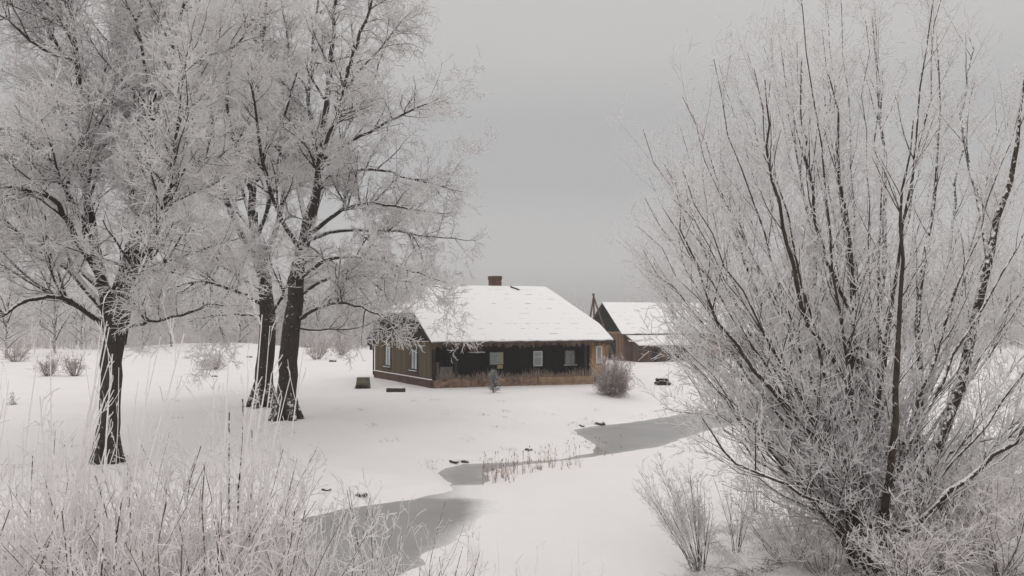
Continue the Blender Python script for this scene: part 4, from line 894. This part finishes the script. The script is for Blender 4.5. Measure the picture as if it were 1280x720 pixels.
# ================================================================== TREES BEYOND THE YARD
def far_tree(name, Hh, spread, nl, seed, d=(1.3, 2.0, 3.2), trunk_h=.25, r=.16):
    root = empty(name, (0, 0, 0)); t = Tubes(); st = np.random.default_rng(seed)
    P = []; Rr = []
    p, q = resample([(0, 0, -.3), (.05, 0, Hh*trunk_h), (.1, .1, Hh*.6), (0, 0, Hh*.95)], 9, [r, r*.8, r*.45, .03]); P.append(p); Rr.append(q)
    for k in range(nl):
        a = k*2.4+st.uniform(-.4, .4); zz = Hh*(trunk_h+(.75-trunk_h)*k/nl); l = spread*st.uniform(.7, 1.1)*(1-.35*k/nl); e = Hh*st.uniform(.12, .4)
        p, q = resample([(0, 0, zz), (math.cos(a)*l*.5, math.sin(a)*l*.5, zz+e*.6), (math.cos(a)*l, math.sin(a)*l, zz+e)], 9, [r*.5, r*.3, .02]); P.append(p); Rr.append(q)
    P = np.array(P); Rr = np.array(Rr); t.add(P, Rr, 6); t.build('trunk', [M['bark_branch']], root)
    c = Tubes()
    L1, q1 = spawn(P, Rr, d[0], 1.2, 2.8, 30, 65, up=.25, K=5, curl=.12, r0=.5, rmax=.05, rtip=.4, t0=.25)
    L2, q2 = spawn(L1, q1, d[1], .6, 1.4, 30, 65, up=.1, K=4, curl=.18, rabs=.026, rtip=.7)
    L3, q3 = spawn(L2, q2, d[2], .25, .6, 30, 70, up=.05, K=3, curl=.2, rabs=.024, rtip=.7)
    c.add(L1, q1, 4, 0); c.add(L2, q2, 3, 1); c.add(L3, q3, 3, 1); c.build('crown', [M['bark_branch'], M['frost_fine']], root)
    return root
def copy_tree(o, parent=None):
    c = o.copy(); COL.objects.link(c); 
    if parent: c.parent = parent
    for ch_ in list(o.children): copy_tree(ch_, c)
    return c
FT = [far_tree('distant_tree', 9, 3.8, 15, 1, trunk_h=.10), far_tree('distant_tree', 11, 4.4, 18, 2, trunk_h=.12), far_tree('distant_tree', 6.5, 3.4, 14, 3, trunk_h=.04)]
spots = []
for k in range(36): spots.append((rng.uniform(-60, 480), rng.uniform(98, 150), rng.choice([0, 1, 2]), 'frosted bare tree in the hazy row beyond the left field', 'trees beyond the left field'))
for (px, dp, kk) in ((215, 86, 1), (265, 92, 1), (10, 80, 0), (70, 88, 1), (130, 95, 0), (180, 84, 2), (300, 100, 0)): spots.append((px, dp, kk, 'frosted bare tree in the hazy row beyond the left field', 'trees beyond the left field'))
for (px, dp, kk) in ((960, 100, 0), (1000, 92, 1), (1045, 98, 0), (1085, 88, 1), (1130, 95, 1), (1170, 90, 0), (1210, 84, 1), (1250, 90, 1), (1290, 80, 0), (1100, 120, 1), (1190, 125, 1), (920, 125, 2), (1020, 130, 1), (1240, 120, 0)):
    spots.append((px, dp, kk, 'frosted bare tree in the haze behind the big willow', 'trees in the haze behind the willow'))
used = set()
for (px, dp, kk, lab, gr) in spots:
    kk = int(kk); o = FT[kk] if kk not in used else copy_tree(FT[kk]); used.add(kk)
    x = (px-640)/F*dp; o.location = (x, dp, hz(x, dp)-.1); o.rotation_euler = (0, 0, rng.uniform(0, 6.28)); s_ = rng.uniform(.75, 1.12); o.scale = (s_, s_, s_*rng.uniform(.85, 1.1)); tag(o, lab, 'tree', gr)
# nearer small bushes of the left field
for (px, py, ty, w_, lab) in ((60, 470, 440, .9, 'grey rimed bush at the far left of the field'), (93, 470, 443, .8, 'rounded rimed bush right of the far left one, snow on top'), (268, 462, 438, 1.0, 'rimed bush left of the middle trees near the snow mound'),
                              (396, 449, 418, 1.2, 'rimed shrub seen right of the middle tree trunks'), (428, 444, 415, 1.3, 'rimed shrub close to the left edge of the farmhouse'), (20, 452, 425, 1.4, 'wide rimed bush at the left end of the tree row')):
    g = gp(px, py); H_ = at(px, ty, g[1])[2]-g[2]
    shrub('field_bush', lab, 'bush', 'bushes at the edge of the field', g, 40, H_, w_, r=.02, dens=(3, 4, 5), lens=((.4, .9), (.2, .5), (.1, .2)), rr=(.018, .015, .012), fine='frost_bush', levels=2, flare=.6, hmin=.25, up=0, ang=(20, 70))
# far-off woods, each read as one mass
def wood(name, label, nf, fx, fy, h0, h1, k):
    fz = height(fx, fy); t = Tubes()
    hh = rng.uniform(h0, h1, nf)*(1+.25*np.sin(fx*.03)+.15*np.sin(fx*.11))
    tp = np.stack([np.stack([fx, fy, fz-.5], 1), np.stack([fx+rng.normal(size=nf)*.3, fy, fz+hh*.5], 1), np.stack([fx, fy, fz+hh], 1)], 1)
    tr_ = np.tile([.12, .08, .04], (nf, 1))*k; t.add(tp, tr_, 4, 0)
    A1, ra = spawn(tp, tr_, 2.0/k, 1.4*k, 3.0*k, 30, 70, up=.25, K=4, curl=.12, rabs=.045*k, rtip=.5, t0=.06, taper_len=.45)
    A2, rb_ = spawn(A1, ra, 2.2/k, .6*k, 1.3*k, 30, 70, up=.1, K=3, curl=.15, rabs=.036*k, rtip=.6)
    t.add(A1, ra, 3, 1); t.add(A2, rb_, 3, 1)
    tag(t.build(name, [M['frost_bush'], M['frost_fine']]), label, 'wood', kind='stuff')
nf = 900; wood('far_off_wood', 'hazy grey wood along the horizon', nf, rng.uniform(-420, 460, nf), rng.uniform(250, 340, nf), 5, 9.5, 1.3)
nf = 520; fy = rng.uniform(112, 150, nf); wood('left_thicket', 'dense hazy thicket closing off the left field', nf, fy*rng.uniform(-.72, -.17, nf), fy, 5.5, 9.5, .8)
nf = 420; fy = rng.uniform(100, 112, nf); wood('field_edge_scrub', 'pale low rimed scrub along the far edge of the left field', nf, fy*rng.uniform(-.72, -.17, nf), fy, 1.6, 3.8, .5)
nf = 380; fy = rng.uniform(105, 145, nf); wood('right_thicket', 'dense hazy thicket in the distance behind the willow', nf, fy*rng.uniform(.30, .72, nf), fy, 5, 9, .8)

# ================================================================== frosted grass on the near right bank, and stray blades
def grass(name, n_, sampler, hmin, hmax, mat, label, tilt=.5):
    P0 = []
    x, y = sampler(n_); z = height(x, y); P0 = np.stack([x, y, z-.01], 1)
    h = rng.uniform(hmin, hmax, len(x)); d = rng.normal(size=(len(x), 3))*tilt*h[:, None]; d[:, 2] = 0
    P = np.stack([P0, P0+d*.35+np.array([0, 0, 1])*h[:, None]*.55, P0+d+np.array([0, 0, 1])*h[:, None]*.85], 1)
    t = Tubes(); t.add(P, np.tile([.005, .0045, .002], (len(x), 1))*rng.uniform(.8, 1.3, (len(x), 1)), 3)
    return tag(t.build(name, [M[mat]]), label, 'grass', kind='stuff')
def sR(n_):
    c = 420; cx = rng.uniform(2.2, 12, c); cy = rng.uniform(9.5, 18.5, c); k = rng.integers(0, c, n_); x = cx[k]+rng.normal(size=n_)*.13; y = cy[k]+rng.normal(size=n_)*.13
    db = sdf(basin, x, y); m_ = db > .1; return x[m_], y[m_]
grass('frosted_grass', 15000, sR, .04, .2, 'frost_shoot', 'rimed grass tufts over the near right bank', .8)
def sR2(n_):
    c = 160; cx = rng.uniform(2.2, 12, c); cy = rng.uniform(9.5, 18.5, c); k = rng.integers(0, c, n_); x = cx[k]+rng.normal(size=n_)*.1; y = cy[k]+rng.normal(size=n_)*.1
    m_ = sdf(basin, x, y) > .1; return x[m_], y[m_]
M['dead_blade'] = frost_twig('dead_blade', (.40, .36, .33), (.06, .045, .035), k=.9)
grass('dead_grass', 3000, sR2, .04, .16, 'dead_blade', 'dark dead grass showing through snow of the near right bank', 1.2)
def sL(n_):
    c = 240; cx = rng.uniform(-9, 1.5, c); cy = rng.uniform(7.5, 13, c); k = rng.integers(0, c, n_); x = cx[k]+rng.normal(size=n_)*.12; y = cy[k]+rng.normal(size=n_)*.12; m_ = sdf(basin, x, y) > .1; return x[m_], y[m_]
grass('frosted_reed_grass', 1500, sL, .12, .4, 'frost_shoot', 'tall rimed grass between the shrubs of the near left bank', .35)
def sY(n_):
    pts = []
    for k in range(n_):
        i = rng.integers(8, 21); a, b2 = basin[i], basin[i+1]; u = rng.random(); nn = np.array([-(b2-a)[1], (b2-a)[0]]); nn /= np.linalg.norm(nn)+1e-9; p = a+(b2-a)*u+nn*(.05+abs(rng.normal())*.25)+rng.normal(size=2)*.05; pts.append(p)
    c = np.array(pts); m_ = (sdf(basin, c[:, 0], c[:, 1]) > 0.02) & (wob(c[:, 0], c[:, 1], 1.9, 5) > .1); return c[m_, 0], c[m_, 1]
grass('bank_grass', 700, sY, .02, .08, 'dead_blade', 'dead grass tips along the yard side of the pond', .8)
def sF(n_):
    c = 70; cx = rng.uniform(-16, 9, c); cy = 18+24*rng.random(c)**1.3; k = rng.integers(0, c, n_); x = cx[k]+rng.normal(size=n_)*.16; y = cy[k]+rng.normal(size=n_)*.16
    m_ = sdf(basin, x, y) > .3; return x[m_], y[m_]
grass('lawn_tips', 900, sF, .02, .10, 'dead_blade', 'sparse dead grass tips poking through the snowy lawn', .6)
# ================================================================== winter haze
bm = bmesh.new(); bmesh.ops.create_cube(bm, size=1); me = bpy.data.meshes.new('haze'); bm.to_mesh(me); bm.free()
hzo = bpy.data.objects.new('haze', me); COL.objects.link(hzo); hzo.scale = (9000, 9000, 40); hzo.location = (0, 1000, 17)
m = bpy.data.materials.new('haze'); m.use_nodes = True; n = m.node_tree; n.nodes.clear(); out = n.nodes.new('ShaderNodeOutputMaterial'); pv = n.nodes.new('ShaderNodeVolumePrincipled')
pv.inputs['Color'].default_value = (.99, .98, .975, 1); pv.inputs['Density'].default_value = .0014; L(n, pv.outputs[0], out.inputs['Volume']); me.materials.append(m); tag(hzo, kind='stuff')
